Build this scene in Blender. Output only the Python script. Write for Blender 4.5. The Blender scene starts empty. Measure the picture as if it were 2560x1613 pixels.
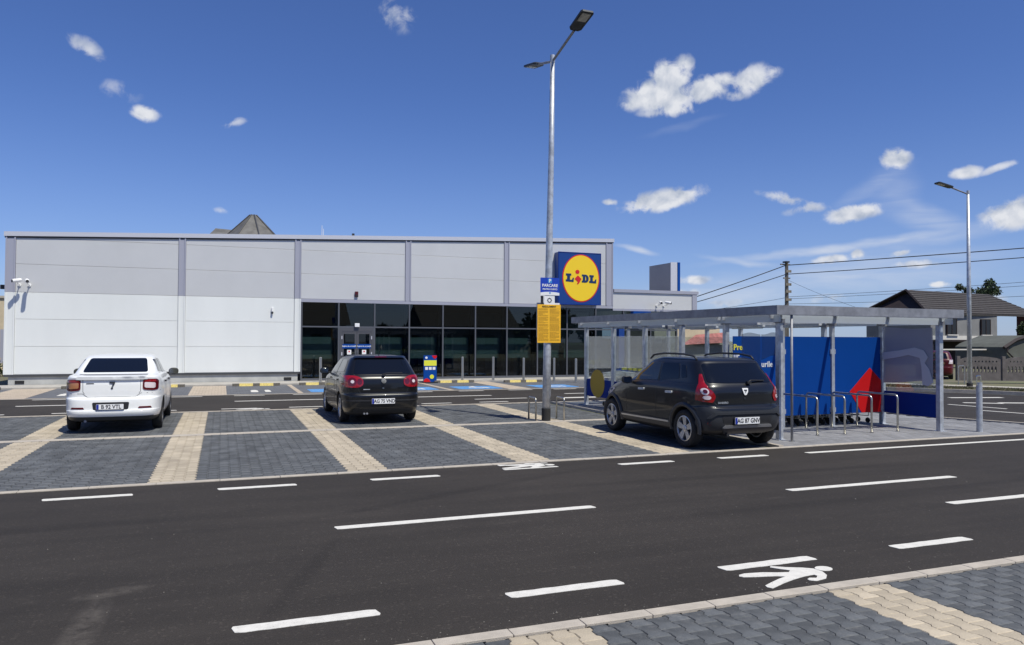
import bpy, bmesh, math, random
from mathutils import Vector, Matrix
from mathutils.bvhtree import BVHTree
random.seed(7)
SC = bpy.context.scene
C = SC.collection
R = math.radians
# ------------------------------------------------------------------ camera
cd = bpy.data.cameras.new('camera'); cam = bpy.data.objects.new('camera', cd); C.objects.link(cam)
cd.sensor_width = 36; cd.lens = 36 * 1887.2 / 2560; cd.clip_end = 3000; cd.clip_start = 0.05
cr = Vector((0.93344513, -0.35868834, 0.00478107)); cdn = Vector((0.01254296, 0.01931584, -0.99973475)); cf = Vector((0.35850085, 0.93325751, 0.02252929))
m = Matrix.Identity(4)
for i in range(3):
    m[i][0] = cr[i]; m[i][1] = -cdn[i]; m[i][2] = -cf[i]
m[2][3] = 1.85
cam.matrix_world = m; SC.camera = cam
# ------------------------------------------------------------------ light
SC.view_settings.view_transform = 'Standard'; SC.view_settings.look = 'None'
SC.view_settings.exposure = 0.0; SC.view_settings.gamma = 1.0; SC.view_settings.use_curve_mapping = False
SUN_EL, SUN_AZ = 60.3, 156.5          # azimuth clockwise from +Y
sl = bpy.data.lights.new('sun', 'SUN'); sl.energy = 4.9; sl.angle = R(0.53); sl.color = (1, .965, .84)
so = bpy.data.objects.new('sun', sl); C.objects.link(so)
sdir = Vector((math.sin(R(SUN_AZ)) * math.cos(R(SUN_EL)), math.cos(R(SUN_AZ)) * math.cos(R(SUN_EL)), math.sin(R(SUN_EL))))
so.rotation_euler = sdir.to_track_quat('Z', 'Y').to_euler()
so.location = sdir * 60

W = bpy.data.worlds.new('World'); SC.world = W; W.use_nodes = True
nt = W.node_tree; nt.nodes.clear(); N = nt.nodes; L = nt.links
def nd(t, **k):
    n = N.new(t)
    for a, b in k.items(): setattr(n, a, b)
    return n
def mth(op, a, b=None, c=None, clamp=False):
    n = nd('ShaderNodeMath', operation=op, use_clamp=clamp)
    for i, v in enumerate((a, b, c)):
        if v is None: continue
        if isinstance(v, (int, float)): n.inputs[i].default_value = v
        else: L.new(v, n.inputs[i])
    return n.outputs[0]
sky = nd('ShaderNodeTexSky', sky_type='NISHITA', sun_disc=False, sun_elevation=R(SUN_EL), sun_rotation=R(SUN_AZ), altitude=150, air_density=1.0, dust_density=0.25, ozone_density=2.2)
tc = nd('ShaderNodeTexCoord'); sep = nd('ShaderNodeSeparateXYZ'); L.new(tc.outputs['Generated'], sep.inputs[0])
az = mth('ARCTAN2', sep.outputs[0], sep.outputs[1]); el = mth('ARCSINE', sep.outputs[2])
comb = nd('ShaderNodeCombineXYZ'); L.new(az, comb.inputs[0]); L.new(el, comb.inputs[1])
AE = comb.outputs[0]
CUM = [(0.545,0.3205,0.018,0.012,0.2,.8),(0.590,0.345,0.016,0.012,0,.7),(0.640,0.322,0.024,0.012,0,.75),(0.656,0.306,0.020,0.008,.1,.6),(0.560,0.290,0.030,0.007,0,.6),(0.700,0.326,0.014,0.010,.4,.6),(0.60,0.190,0.022,0.010,0,.7),(0.53,0.176,0.022,0.008,0,.7),(0.5619,0.3098,0.0529,0.0212,0.00,1.00),(0.5728,0.3319,0.0281,0.0209,0.00,1.00),(0.5317,0.3036,0.0247,0.0113,0.17,0.80),(0.6159,0.3130,0.0395,0.0170,0.09,0.90),(0.5783,0.2936,0.0323,0.0112,0.00,0.80),(0.6736,0.3194,0.0316,0.0176,0.21,0.80),(-0.1508,0.3264,0.0226,0.0089,-0.47,0.55),(-0.1150,0.2833,0.0234,0.0121,-0.17,0.34),(-0.0889,0.2609,0.0184,0.0095,-0.09,0.85),(0.0117,0.2614,0.0170,0.0055,0.38,0.45),(0.2130,0.4047,0.0279,0.0228,0.00,0.42),(-0.0028,0.1544,0.0099,0.0041,-0.35,0.40),(0.5647,0.1811,0.0601,0.0145,0.16,0.95),(0.4959,0.1812,0.0133,0.0044,0.00,0.70),(0.8400,0.2138,0.0187,0.0140,0.00,0.95),(0.9098,0.1908,0.0197,0.0080,0.00,0.85),(0.9396,0.1908,0.0217,0.0051,0.17,0.60),(0.7139,0.1756,0.0385,0.0067,-0.31,0.60),(0.7435,0.1625,0.0338,0.0067,0.09,0.60),(0.7914,0.1535,0.0351,0.0116,0.12,0.95),(0.9550,0.1398,0.0344,0.0185,0.21,1.00),(0.7674,0.1016,0.0260,0.0062,0.14,0.75),(0.7958,0.1051,0.0111,0.0071,0.00,0.85),(0.8415,0.1040,0.0151,0.0050,0.00,0.80),(0.8569,0.0899,0.0260,0.0049,0.00,0.65),(0.6034,0.0786,0.0244,0.0065,0.00,0.80),(0.5927,0.0607,0.0319,0.0066,0.00,0.60),(0.8806,0.0664,0.0144,0.0044,0.00,0.80),(0.9284,0.0496,0.0239,0.0057,0.00,0.50),(0.6393,0.0483,0.0413,0.0065,0.00,0.50),(0.7648,0.0531,0.0284,0.0062,0.00,0.50),(0.8254,0.0418,0.0224,0.0050,0.00,0.50),
       # the same scattered cumulus goes on round the rest of the sky
       (1.5,.14,.09,.02,.1,.9),(1.9,.3,.07,.02,0,.9),(2.4,.2,.12,.03,0,.9),(2.9,.12,.1,.02,.1,.8),(-.7,.16,.07,.012,0,.8),(-1.2,.3,.06,.02,.2,.8),(-1.8,.12,.12,.02,0,.9),(-2.5,.22,.1,.03,0,.9)]
CIR = [(0.7818,0.1144,0.1884,0.0066,0.10,0.50),(0.6602,0.1002,0.0609,0.0054,-0.14,0.45),(0.5319,0.1175,0.0328,0.0050,-0.21,0.50),(0.8352,0.1762,0.034,0.034,-0.17,0.30),(0.815,0.185,0.055,0.012,0.5,0.32),(0.86,0.155,0.06,0.012,-0.5,0.34),(0.8747,0.1390,0.0543,0.0145,-0.26,0.40),(0.5864,0.2700,0.0585,0.0062,0.21,0.20),(0.8119,0.0826,0.1750,0.0303,0.05,0.42),(0.6653,0.0599,0.1279,0.0269,0.00,0.45),(0.8789,0.1193,0.1195,0.0126,0.14,0.35),(2.2,.15,.3,.05,0,.4),(-2.0,.2,.3,.05,0,.3)]
def noise(scale, detail, rough, vec, dist=0.0):
    n = nd('ShaderNodeTexNoise'); n.inputs['Scale'].default_value = scale; n.inputs['Detail'].default_value = detail
    n.inputs['Roughness'].default_value = rough; n.inputs['Distortion'].default_value = dist; L.new(vec, n.inputs['Vector']); return n
wn = noise(26, 2, .5, AE)
wv = nd('ShaderNodeVectorMath', operation='MULTIPLY_ADD'); L.new(wn.outputs['Color'], wv.inputs[0]); wv.inputs[1].default_value = (.016, .012, 0); L.new(AE, wv.inputs[2])
wv2 = nd('ShaderNodeVectorMath', operation='SUBTRACT'); L.new(wv.outputs[0], wv2.inputs[0]); wv2.inputs[1].default_value = (.008, .006, 0)
def envelope(lst):
    out = None; low = None
    for (a, e, ra, re, rot, s_) in lst:
        mp = nd('ShaderNodeMapping', vector_type='TEXTURE'); L.new(wv2.outputs[0], mp.inputs[0])
        mp.inputs[1].default_value = (a, e, 0); mp.inputs[2].default_value = (0, 0, rot); mp.inputs[3].default_value = (ra * 1.12, re * 1.18, 1)
        ln = nd('ShaderNodeVectorMath', operation='LENGTH'); L.new(mp.outputs[0], ln.inputs[0])
        q = mth('SUBTRACT', s_, mth('MULTIPLY', ln.outputs[1], mth('MULTIPLY', ln.outputs[1], s_)))
        out = q if out is None else mth('SMOOTH_MAX', out, q, .15)
    return out
E1 = mth('MAXIMUM', envelope(CUM), -1.0)
fb = noise(44, 10, .60, AE, .35)
fbs = nd('ShaderNodeVectorMath', operation='ADD'); L.new(AE, fbs.inputs[0]); fbs.inputs[1].default_value = (.004, .010, 0)
fb2 = noise(30, 4, .5, fbs.outputs[0], .2); fb3 = noise(30, 4, .5, AE, .2)
dens = mth('ADD', E1, mth('MULTIPLY', mth('SUBTRACT', fb.outputs[0], .52), 2.6))
mr = nd('ShaderNodeMapRange', interpolation_type='SMOOTHSTEP'); L.new(dens, mr.inputs[0]); mr.inputs[1].default_value = .0; mr.inputs[2].default_value = .68
a1 = mr.outputs[0]
a1 = mth('MULTIPLY', a1, mth('MULTIPLY_ADD', E1, 1.45, .0, clamp=True), clamp=True)
E2 = mth('MAXIMUM', envelope(CIR), 0.0)
sv = nd('ShaderNodeMapping'); L.new(AE, sv.inputs[0]); sv.inputs[3].default_value = (8, 60, 1); sv.inputs[2].default_value = (0, 0, .08)
st = noise(1.0, 6, .6, sv.outputs[0], .6)
a2 = mth('MULTIPLY', mth('MULTIPLY', E2, mth('MULTIPLY', E2, 4.2)), mth('MULTIPLY_ADD', st.outputs[0], 1.6, -.25, clamp=True), clamp=True)
lit = mth('MULTIPLY_ADD', mth('SUBTRACT', fb3.outputs[0], fb2.outputs[0]), 3.6, .64, clamp=True)
cr1 = nd('ShaderNodeMix', data_type='RGBA'); L.new(lit, cr1.inputs[0]); cr1.inputs[6].default_value = (.42, .48, .60, 1); cr1.inputs[7].default_value = (.76, .78, .83, 1)
# paler air towards the horizon, all the way round
hz = mth('MULTIPLY', mth('POWER', mth('SUBTRACT', 1.0, mth('MINIMUM', mth('MAXIMUM', mth('DIVIDE', el, .34), 0.0), 1.0)), 2.2), .42)
# sky colour: Nishita with a photographic tint
SKY_STR = 0.10
tint = nd('ShaderNodeMix', data_type='RGBA', blend_type='MULTIPLY'); tint.inputs[0].default_value = 1; L.new(sky.outputs[0], tint.inputs[6]); tint.inputs[7].default_value = (SKY_STR * .53, SKY_STR * .685, SKY_STR * 1.10, 1)
mx2 = nd('ShaderNodeMix', data_type='RGBA'); mx0 = nd('ShaderNodeMix', data_type='RGBA'); L.new(hz, mx0.inputs[0]); L.new(tint.outputs[2], mx0.inputs[6]); mx0.inputs[7].default_value = (.46, .57, .82, 1); L.new(a2, mx2.inputs[0]); L.new(mx0.outputs[2], mx2.inputs[6]); mx2.inputs[7].default_value = (.62, .68, .80, 1)
mx1 = nd('ShaderNodeMix', data_type='RGBA'); L.new(a1, mx1.inputs[0]); L.new(mx2.outputs[2], mx1.inputs[6]); L.new(cr1.outputs[2], mx1.inputs[7])
unsc = nd('ShaderNodeMix', data_type='RGBA', blend_type='MULTIPLY'); unsc.inputs[0].default_value = 1; L.new(mx1.outputs[2], unsc.inputs[6]); unsc.inputs[7].default_value = (1 / SKY_STR, 1 / SKY_STR, 1 / SKY_STR, 1)
unsc.clamp_result = False
bg = nd('ShaderNodeBackground'); bg.inputs[1].default_value = SKY_STR; L.new(unsc.outputs[2], bg.inputs[0])
wo = nd('ShaderNodeOutputWorld'); L.new(bg.outputs[0], wo.inputs[0])
W.cycles.sampling_method = 'MANUAL'; W.cycles.sample_map_resolution = 512

# ------------------------------------------------------------------ materials
def P(name, col, rough=.6, metal=0.0, spec=.5, coat=0.0, emit=None, trans=0.0, alpha=1.0):
    m = bpy.data.materials.new(name); m.use_nodes = True; b = m.node_tree.nodes['Principled BSDF']
    b.inputs['Base Color'].default_value = (*col, 1); b.inputs['Roughness'].default_value = rough; b.inputs['Metallic'].default_value = metal
    b.inputs['Specular IOR Level'].default_value = spec; b.inputs['Coat Weight'].default_value = coat
    b.inputs['Transmission Weight'].default_value = trans; b.inputs['Alpha'].default_value = alpha
    return m
def vary(m, scale=8.0, amt=.15, bump=0.0, bscale=None, detail=5, coord='Object', col2=None, lo=.35, hi=.65, stretch=(1, 1, 1)):
    """noise that varies the base colour (and a fine bump)"""
    t = m.node_tree; b = t.nodes['Principled BSDF']; c = tuple(b.inputs['Base Color'].default_value)
    tcn = t.nodes.new('ShaderNodeTexCoord'); mp = t.nodes.new('ShaderNodeMapping'); mp.inputs[3].default_value = stretch
    t.links.new(tcn.outputs[coord], mp.inputs[0])
    n = t.nodes.new('ShaderNodeTexNoise'); n.inputs['Scale'].default_value = scale; n.inputs['Detail'].default_value = detail; n.inputs['Roughness'].default_value = .6
    t.links.new(mp.outputs[0], n.inputs['Vector'])
    r = t.nodes.new('ShaderNodeMapRange'); t.links.new(n.outputs[0], r.inputs[0]); r.inputs[1].default_value = lo; r.inputs[2].default_value = hi
    mx = t.nodes.new('ShaderNodeMix'); mx.data_type = 'RGBA'; t.links.new(r.outputs[0], mx.inputs[0])
    c1 = tuple(x * (1 - amt) for x in c[:3]) + (1,); c2 = (tuple(min(1, x * (1 + amt)) for x in c[:3]) if col2 is None else tuple(col2)) + (1,)
    mx.inputs[6].default_value = c1; mx.inputs[7].default_value = c2; t.links.new(mx.outputs[2], b.inputs['Base Color'])
    if bump:
        n2 = t.nodes.new('ShaderNodeTexNoise'); n2.inputs['Scale'].default_value = bscale or scale * 6; n2.inputs['Detail'].default_value = 4
        t.links.new(mp.outputs[0], n2.inputs['Vector'])
        bp = t.nodes.new('ShaderNodeBump'); bp.inputs['Strength'].default_value = bump; bp.inputs['Distance'].default_value = .01
        t.links.new(n2.outputs[0], bp.inputs['Height']); t.links.new(bp.outputs[0], b.inputs['Normal'])
    m['mix'] = mx.name
    return m
def perpiece(m, amt=.2, warm=0.0):
    """each paver / island a little lighter or darker"""
    t = m.node_tree; b = t.nodes['Principled BSDF']; lk = b.inputs['Base Color'].links[0].from_socket
    g = t.nodes.new('ShaderNodeNewGeometry'); oi = t.nodes.new('ShaderNodeObjectInfo')
    ad = t.nodes.new('ShaderNodeMath'); ad.operation = 'ADD'; t.links.new(g.outputs['Random Per Island'], ad.inputs[0]); t.links.new(oi.outputs['Random'], ad.inputs[1])
    fr = t.nodes.new('ShaderNodeMath'); fr.operation = 'FRACT'; t.links.new(ad.outputs[0], fr.inputs[0])
    r = t.nodes.new('ShaderNodeMapRange'); t.links.new(fr.outputs[0], r.inputs[0]); r.inputs[3].default_value = 1 - amt; r.inputs[4].default_value = 1 + amt
    hs = t.nodes.new('ShaderNodeHueSaturation'); t.links.new(r.outputs[0], hs.inputs['Value']); t.links.new(lk, hs.inputs['Color']); t.links.new(hs.outputs[0], b.inputs['Base Color'])
    return m
M = {}
# asphalt
M['asphalt'] = P('asphalt', (.0335, .0285, .0245), .85, spec=.3)
def asphalt_nodes(m):
    t = m.node_tree; b = t.nodes['Principled BSDF']; tcn = t.nodes.new('ShaderNodeTexCoord')
    def nz(sc, de, ro, stretch=None):
        n = t.nodes.new('ShaderNodeTexNoise'); n.inputs['Scale'].default_value = sc; n.inputs['Detail'].default_value = de; n.inputs['Roughness'].default_value = ro
        if stretch:
            mp = t.nodes.new('ShaderNodeMapping'); mp.inputs[3].default_value = stretch; t.links.new(tcn.outputs['Object'], mp.inputs[0]); t.links.new(mp.outputs[0], n.inputs['Vector'])
        else: t.links.new(tcn.outputs['Object'], n.inputs['Vector'])
        return n
    big = nz(.35, 6, .6); fine = nz(75, 3, .7); sp = t.nodes.new('ShaderNodeTexVoronoi'); sp.inputs['Scale'].default_value = 55; t.links.new(tcn.outputs['Object'], sp.inputs['Vector'])
    streak = nz(1.0, 5, .6, (.25, 3.0, 1))
    def mr(src, a, b_, c, d):
        r = t.nodes.new('ShaderNodeMapRange'); t.links.new(src, r.inputs[0])
        for i, v in enumerate((a, b_, c, d)): r.inputs[i + 1].default_value = v
        return r.outputs[0]
    def mul(a, b_):
        n = t.nodes.new('ShaderNodeMath'); n.operation = 'MULTIPLY'; t.links.new(a, n.inputs[0]); t.links.new(b_, n.inputs[1]); return n.outputs[0]
    v = mul(mul(mr(big.outputs[0], .3, .7, .80, 1.18), mr(fine.outputs[0], .3, .75, .72, 1.38)), mr(streak.outputs[0], .35, .7, .87, 1.12))
    sc = t.nodes.new('ShaderNodeSeparateColor'); t.links.new(sp.outputs['Color'], sc.inputs[0])
    v = mul(v, mr(sc.outputs[0], .90, .99, 1.0, 1.55))
    def band(cx, cy, rx, ry, rot):      # rubber laid down by turning tyres
        mp = t.nodes.new('ShaderNodeMapping'); mp.vector_type = 'TEXTURE'; t.links.new(tcn.outputs['Object'], mp.inputs[0]); mp.inputs[1].default_value = (cx, cy, 0); mp.inputs[2].default_value = (0, 0, rot); mp.inputs[3].default_value = (rx, ry, 1)
        ln = t.nodes.new('ShaderNodeVectorMath'); ln.operation = 'LENGTH'; t.links.new(mp.outputs[0], ln.inputs[0]); return mr(ln.outputs[1], .4, 1.0, .82, 1)
    for q in ((.62, 6.1, 1.5, .10, 1.20), (2.9, 8.9, 3.0, .13, .42), (7.5, 6.9, 4.5, .16, .05), (6.8, 8.6, 5.0, .16, -.04), (1.5, 8.2, .25, .07, .2), (-2.5, 8.4, 3.0, .2, .05)): v = mul(v, band(*q))
    hs = t.nodes.new('ShaderNodeHueSaturation'); hs.inputs['Color'].default_value = b.inputs['Base Color'].default_value; t.links.new(v, hs.inputs['Value'])
    # pale scuffs of dried mud dragged over the surface
    sn = nz(.9, 7, .7, (1.0, 2.2, 1)); sn2 = nz(7, 5, .7)
    sc1 = mul(mr(sn.outputs[0], .60, .74, 0, 1), mr(sn2.outputs[0], .42, .62, 0, .35))
    def smear(cx, cy, rx, ry, rot):
        mp = t.nodes.new('ShaderNodeMapping'); mp.vector_type = 'TEXTURE'; t.links.new(tcn.outputs['Object'], mp.inputs[0]); mp.inputs[1].default_value = (cx, cy, 0); mp.inputs[2].default_value = (0, 0, rot); mp.inputs[3].default_value = (rx, ry, 1)
        ln = t.nodes.new('ShaderNodeVectorMath'); ln.operation = 'LENGTH'; t.links.new(mp.outputs[0], ln.inputs[0]); return mul(mr(ln.outputs[1], .3, 1.0, 1, 0), mr(sn2.outputs[0], .35, .65, 0, .75))
    ad = t.nodes.new('ShaderNodeMath'); ad.operation = 'ADD'; ad.use_clamp = True; t.links.new(smear(-.80, 5.5, .13, .75, -.05), ad.inputs[0]); t.links.new(smear(-.72, 6.2, .3, .12, .3), ad.inputs[1])
    ad2 = t.nodes.new('ShaderNodeMath'); ad2.operation = 'ADD'; ad2.use_clamp = True; t.links.new(ad.outputs[0], ad2.inputs[0]); t.links.new(sc1, ad2.inputs[1]); sc1 = ad2.outputs[0]
    mx = t.nodes.new('ShaderNodeMix'); mx.data_type = 'RGBA'; t.links.new(sc1, mx.inputs[0]); t.links.new(hs.outputs[0], mx.inputs[6]); mx.inputs[7].default_value = (.105, .092, .08, 1)
    t.links.new(mx.outputs[2], b.inputs['Base Color'])
    bp = t.nodes.new('ShaderNodeBump'); bp.inputs['Strength'].default_value = .55; bp.inputs['Distance'].default_value = .006; t.links.new(fine.outputs[0], bp.inputs['Height']); t.links.new(bp.outputs[0], b.inputs['Normal'])
asphalt_nodes(M['asphalt'])
M['dirtpale'] = vary(P('dried_mud', (.16, .15, .135), .95), 5, .3)
M['paint'] = vary(P('road_paint', (.60, .58, .54), .8), 14, .10, .4, 90, lo=.25, hi=.6)
def worn(m, col, lo=.60, hi=.70):
    t = m.node_tree; b = t.nodes['Principled BSDF']; src = b.inputs['Base Color'].links[0].from_socket; tcn = t.nodes.new('ShaderNodeTexCoord')
    n = t.nodes.new('ShaderNodeTexNoise'); n.inputs['Scale'].default_value = 38; n.inputs['Detail'].default_value = 8; n.inputs['Roughness'].default_value = .75; t.links.new(tcn.outputs['Object'], n.inputs['Vector'])
    g = t.nodes.new('ShaderNodeMapRange'); t.links.new(n.outputs[0], g.inputs[0]); g.inputs[1].default_value = lo; g.inputs[2].default_value = hi
    mx = t.nodes.new('ShaderNodeMix'); mx.data_type = 'RGBA'; t.links.new(g.outputs[0], mx.inputs[0]); t.links.new(src, mx.inputs[6]); mx.inputs[7].default_value = (*col, 1); t.links.new(mx.outputs[2], b.inputs['Base Color'])
worn(M['paint'], (.12, .11, .10))
def bloom(m, col, amt=.5):
    t = m.node_tree; b = t.nodes['Principled BSDF']; src = b.inputs['Base Color'].links[0].from_socket; tcn = t.nodes.new('ShaderNodeTexCoord'); geo = t.nodes.new('ShaderNodeNewGeometry')
    def nz(sc, lo, hi, a, b_):
        n = t.nodes.new('ShaderNodeTexNoise'); n.inputs['Scale'].default_value = sc; n.inputs['Detail'].default_value = 9; n.inputs['Roughness'].default_value = .72; t.links.new(geo.outputs['Position'], n.inputs['Vector'])
        g_ = t.nodes.new('ShaderNodeMapRange'); t.links.new(n.outputs[0], g_.inputs[0])
        for i, v in enumerate((lo, hi, a, b_)): g_.inputs[i + 1].default_value = v
        return g_.outputs[0]
    ml = t.nodes.new('ShaderNodeMath'); ml.operation = 'MULTIPLY'; t.links.new(nz(2.2, .42, .68, .1, 1), ml.inputs[0]); t.links.new(nz(11, .48, .72, 0, amt), ml.inputs[1])
    mx = t.nodes.new('ShaderNodeMix'); mx.data_type = 'RGBA'; t.links.new(ml.outputs[0], mx.inputs[0]); t.links.new(src, mx.inputs[6]); mx.inputs[7].default_value = (*col, 1)
    # large soft tone drift across the bays
    hv = t.nodes.new('ShaderNodeHueSaturation'); t.links.new(nz(.45, .3, .7, .86, 1.14), hv.inputs['Value']); t.links.new(mx.outputs[2], hv.inputs['Color']); t.links.new(hv.outputs[0], b.inputs['Base Color']); return m
M['pdark'] = bloom(perpiece(vary(P('paver_dark', (.086, .091, .097), .8, spec=.35), 3.2, .34, .5, 70, detail=9), .12), (.26, .25, .24), .6)
M['pcream'] = bloom(perpiece(vary(P('paver_cream', (.42, .36, .275), .85, spec=.3), 2.5, .14, .45, 70, detail=7), .10), (.24, .20, .16), .55)
M['pgrey'] = bloom(perpiece(vary(P('paver_grey', (.20, .20, .21), .8), 2.2, .2, .4, 70, detail=7), .14), (.30, .29, .27), .5)
M['joint'] = vary(P('joint_sand', (.060, .058, .056), .95), 30, .3)
M['kerb'] = vary(P('kerb_concrete', (.42, .375, .32), .85), 6, .12, .4, 120)
M['walk'] = vary(P('walkway_concrete', (.36, .34, .31), .85), 3, .12, .3, 80)
M['soil'] = vary(P('dry_soil', (.20, .17, .12), .95), .6, .3, .5, 20, col2=(.13, .14, .07))
M['blue_bay'] = vary(P('bay_blue_paint', (.06, .22, .55), .7), 9, .2, .3, 90, col2=(.12, .32, .62))
# building
M['white'] = vary(P('white_panel', (.73, .745, .73), .42), .5, .035, .05, 2.2, stretch=(1, 1, .35))
M['silver'] = vary(P('silver_panel', (.58, .58, .58), .42, metal=.15), .5, .03, .03, 3)
M['trim'] = P('trim_metal', (.40, .40, .46), .42, metal=.25)
M['trimlight'] = P('coping_metal', (.60, .60, .64), .38, metal=.25)
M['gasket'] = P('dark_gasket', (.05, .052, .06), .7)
M['backing'] = P('panel_backing', (.70, .70, .71), .8)
M['plinth'] = vary(P('plinth_render', (.42, .42, .40), .85), 2, .12, .2, 60)
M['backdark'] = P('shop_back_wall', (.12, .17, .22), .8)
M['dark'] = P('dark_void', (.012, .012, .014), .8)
M['mullion'] = P('mullion_grey', (.13, .135, .15), .4, metal=.4)
M['doorframe'] = P('door_frame', (.10, .10, .11), .45, metal=.3)
M['film'] = P('interior_film', (.27, .34, .315), .6)
M['shelfgreen'] = vary(P('shop_fitting', (.10, .125, .13), .7), 1.4, .4)
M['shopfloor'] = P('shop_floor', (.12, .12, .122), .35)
M['stainless'] = P('stainless_steel', (.48, .47, .44), .32, metal=.85)
M['cartwire'] = P('zinc_wire', (.62, .66, .64), .4, metal=.3)
M['galv'] = vary(P('galvanised_steel', (.50, .52, .55), .45, metal=.45), 9, .18, .05, 40, detail=3)
M['galvdark'] = vary(P('galvanised_fascia', (.26, .265, .29), .5, metal=.3), 5, .2)
M['roofwhite'] = P('roof_sheet', (.62, .64, .66), .5)
M['blk'] = P('black_plastic', (.018, .018, .02), .5)
M['blkgloss'] = P('black_gloss', (.012, .012, .014), .2)
M['plasticgrey'] = P('grey_bumper_plastic', (.026, .028, .033), .5)
M['lidlblue'] = P('sign_blue', (.008, .045, .22), .35)
M['lidlyellow'] = P('sign_yellow', (.88, .60, .02), .35)
M['lidlred'] = P('sign_red', (.62, .015, .02), .35)
M['boardblue'] = vary(P('board_blue', (.001, .054, .28), .6, spec=.15), .8, .05)
M['panelblue'] = P('low_panel_blue', (.002, .030, .22), .6, spec=.15)
M['ochre'] = P('oval_ochre', (.50, .30, .01), .5)
M['signyellow'] = P('notice_yellow', (.86, .47, .02), .55)
M['signink'] = P('notice_ink', (.34, .17, .01), .6)
M['signwhite'] = P('sign_white', (.78, .78, .78), .5)
M['signblue'] = P('sign_royal_blue', (.01, .05, .42), .4)
M['signcyan'] = P('sign_light_blue', (.04, .25, .62), .4)
M['ink'] = P('black_ink', (.015, .015, .02), .6)
M['navy'] = P('logo_navy', (.005, .03, .11), .4)
M['txtyellow'] = P('print_yellow', (.85, .75, .08), .5)
M['limeyellow'] = P('print_lemon', (.75, .74, .05), .5)
M['printred'] = P('print_red', (.62, .010, .012), .6, spec=.15)
M['yellowrub'] = vary(P('yellow_rubber', (.66, .52, .16), .7), 20, .2)
M['stopdark'] = vary(P('worn_black_rubber', (.10, .09, .075), .9), 20, .3)
M['rubber'] = P('black_rubber', (.02, .02, .02), .8)
M['tyre'] = vary(P('tyre_rubber', (.016, .016, .017), .85), 30, .3)
M['alloy'] = P('wheel_alloy', (.50, .51, .53), .35, metal=.75)
M['alloydark'] = P('wheel_dark', (.10, .10, .11), .4, metal=.6)
M['carwhite'] = P('car_paint_white', (.84, .845, .83), .35, coat=.6)
M['carblack'] = P('car_paint_black', (.006, .006, .007), .30, spec=.35, coat=.45)
M['cargrey'] = P('car_paint_charcoal', (.0075, .008, .011), .30, spec=.35, coat=.45)
M['carred'] = P('car_paint_red', (.075, .004, .007), .4, coat=.3, spec=.3)
M['carglass'] = P('car_window_glass', (.005, .007, .013), .06, spec=.34)
M['carglass2'] = P('car_window_glass_clear', (.03, .033, .036), .05, spec=.6)
M['tailred'] = P('tail_lamp_red', (.27, .004, .008), .15, coat=.7)
M['taildark'] = P('tail_lamp_dark_red', (.10, .003, .007), .15, coat=.7)
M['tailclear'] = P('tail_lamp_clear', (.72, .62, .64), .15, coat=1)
M['tailshaded'] = P('tail_lamp_shaded_amber', (.42, .17, .07), .2, coat=1)
M['plateblue'] = P('plate_blue', (.01, .03, .30), .4)
M['mirrorglass'] = P('mirror_glass', (.25, .26, .28), .1, metal=1)
M['chrome'] = P('chrome', (.75, .76, .78), .12, metal=1)
M['wall_beige'] = vary(P('house_wall_beige', (.52, .43, .30), .9), 1, .1)
M['wall_grey'] = vary(P('house_wall_grey', (.20, .20, .20), .9), 1.2, .1)
M['wall_annex'] = vary(P('annex_wall', (.095, .10, .088), .9), 1.2, .15)
M['wall_white'] = P('wall_band_white', (.62, .59, .54), .8)
M['rooftile'] = vary(P('roof_tile_brown', (.046, .040, .039), .8), 4, .2)
M['rooftilered'] = vary(P('roof_tile_red', (.30, .11, .10), .85), 3, .25)
M['roofgreen'] = vary(P('turret_sheet', (.14, .135, .125), .55, metal=.2), 1.5, .2)
M['wood'] = vary(P('gable_wood', (.022, .014, .016), .8), 3, .3)
M['concfence'] = vary(P('precast_concrete', (.13, .115, .11), .9), 3, .2, .3, 40)
M['bark'] = vary(P('bark', (.10, .075, .05), .95), 8, .3)
M['leaf'] = vary(P('leaf_green', (.045, .075, .022), .7), 3, .35)
M['leafdark'] = vary(P('leaf_dark', (.018, .030, .012), .75), 3, .35)
M['leafrust'] = vary(P('leaf_rust', (.14, .06, .03), .8), 3, .4)
M['grass'] = vary(P('verge_grass', (.10, .105, .045), .95), 2.2, .35, col2=(.17, .15, .085))
M['concpole'] = vary(P('pole_concrete', (.20, .175, .14), .9), 9, .3, stretch=(1, 1, .15))
M['wire'] = P('cable_black', (.02, .02, .022), .7)
M['lampgrey'] = P('lamp_housing', (.045, .05, .058), .5, metal=.4)
M['lampglass'] = P('lamp_lens', (.33, .32, .30), .3)
M['towergrey'] = vary(P('tower_cladding', (.28, .28, .29), .6, metal=.2), .8, .05)
M['tube'] = P('tube_lamp', (.8, .8, .8), .4)
M['concrete_light'] = vary(P('concrete_light', (.45, .42, .36), .9), 4, .15)
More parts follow.
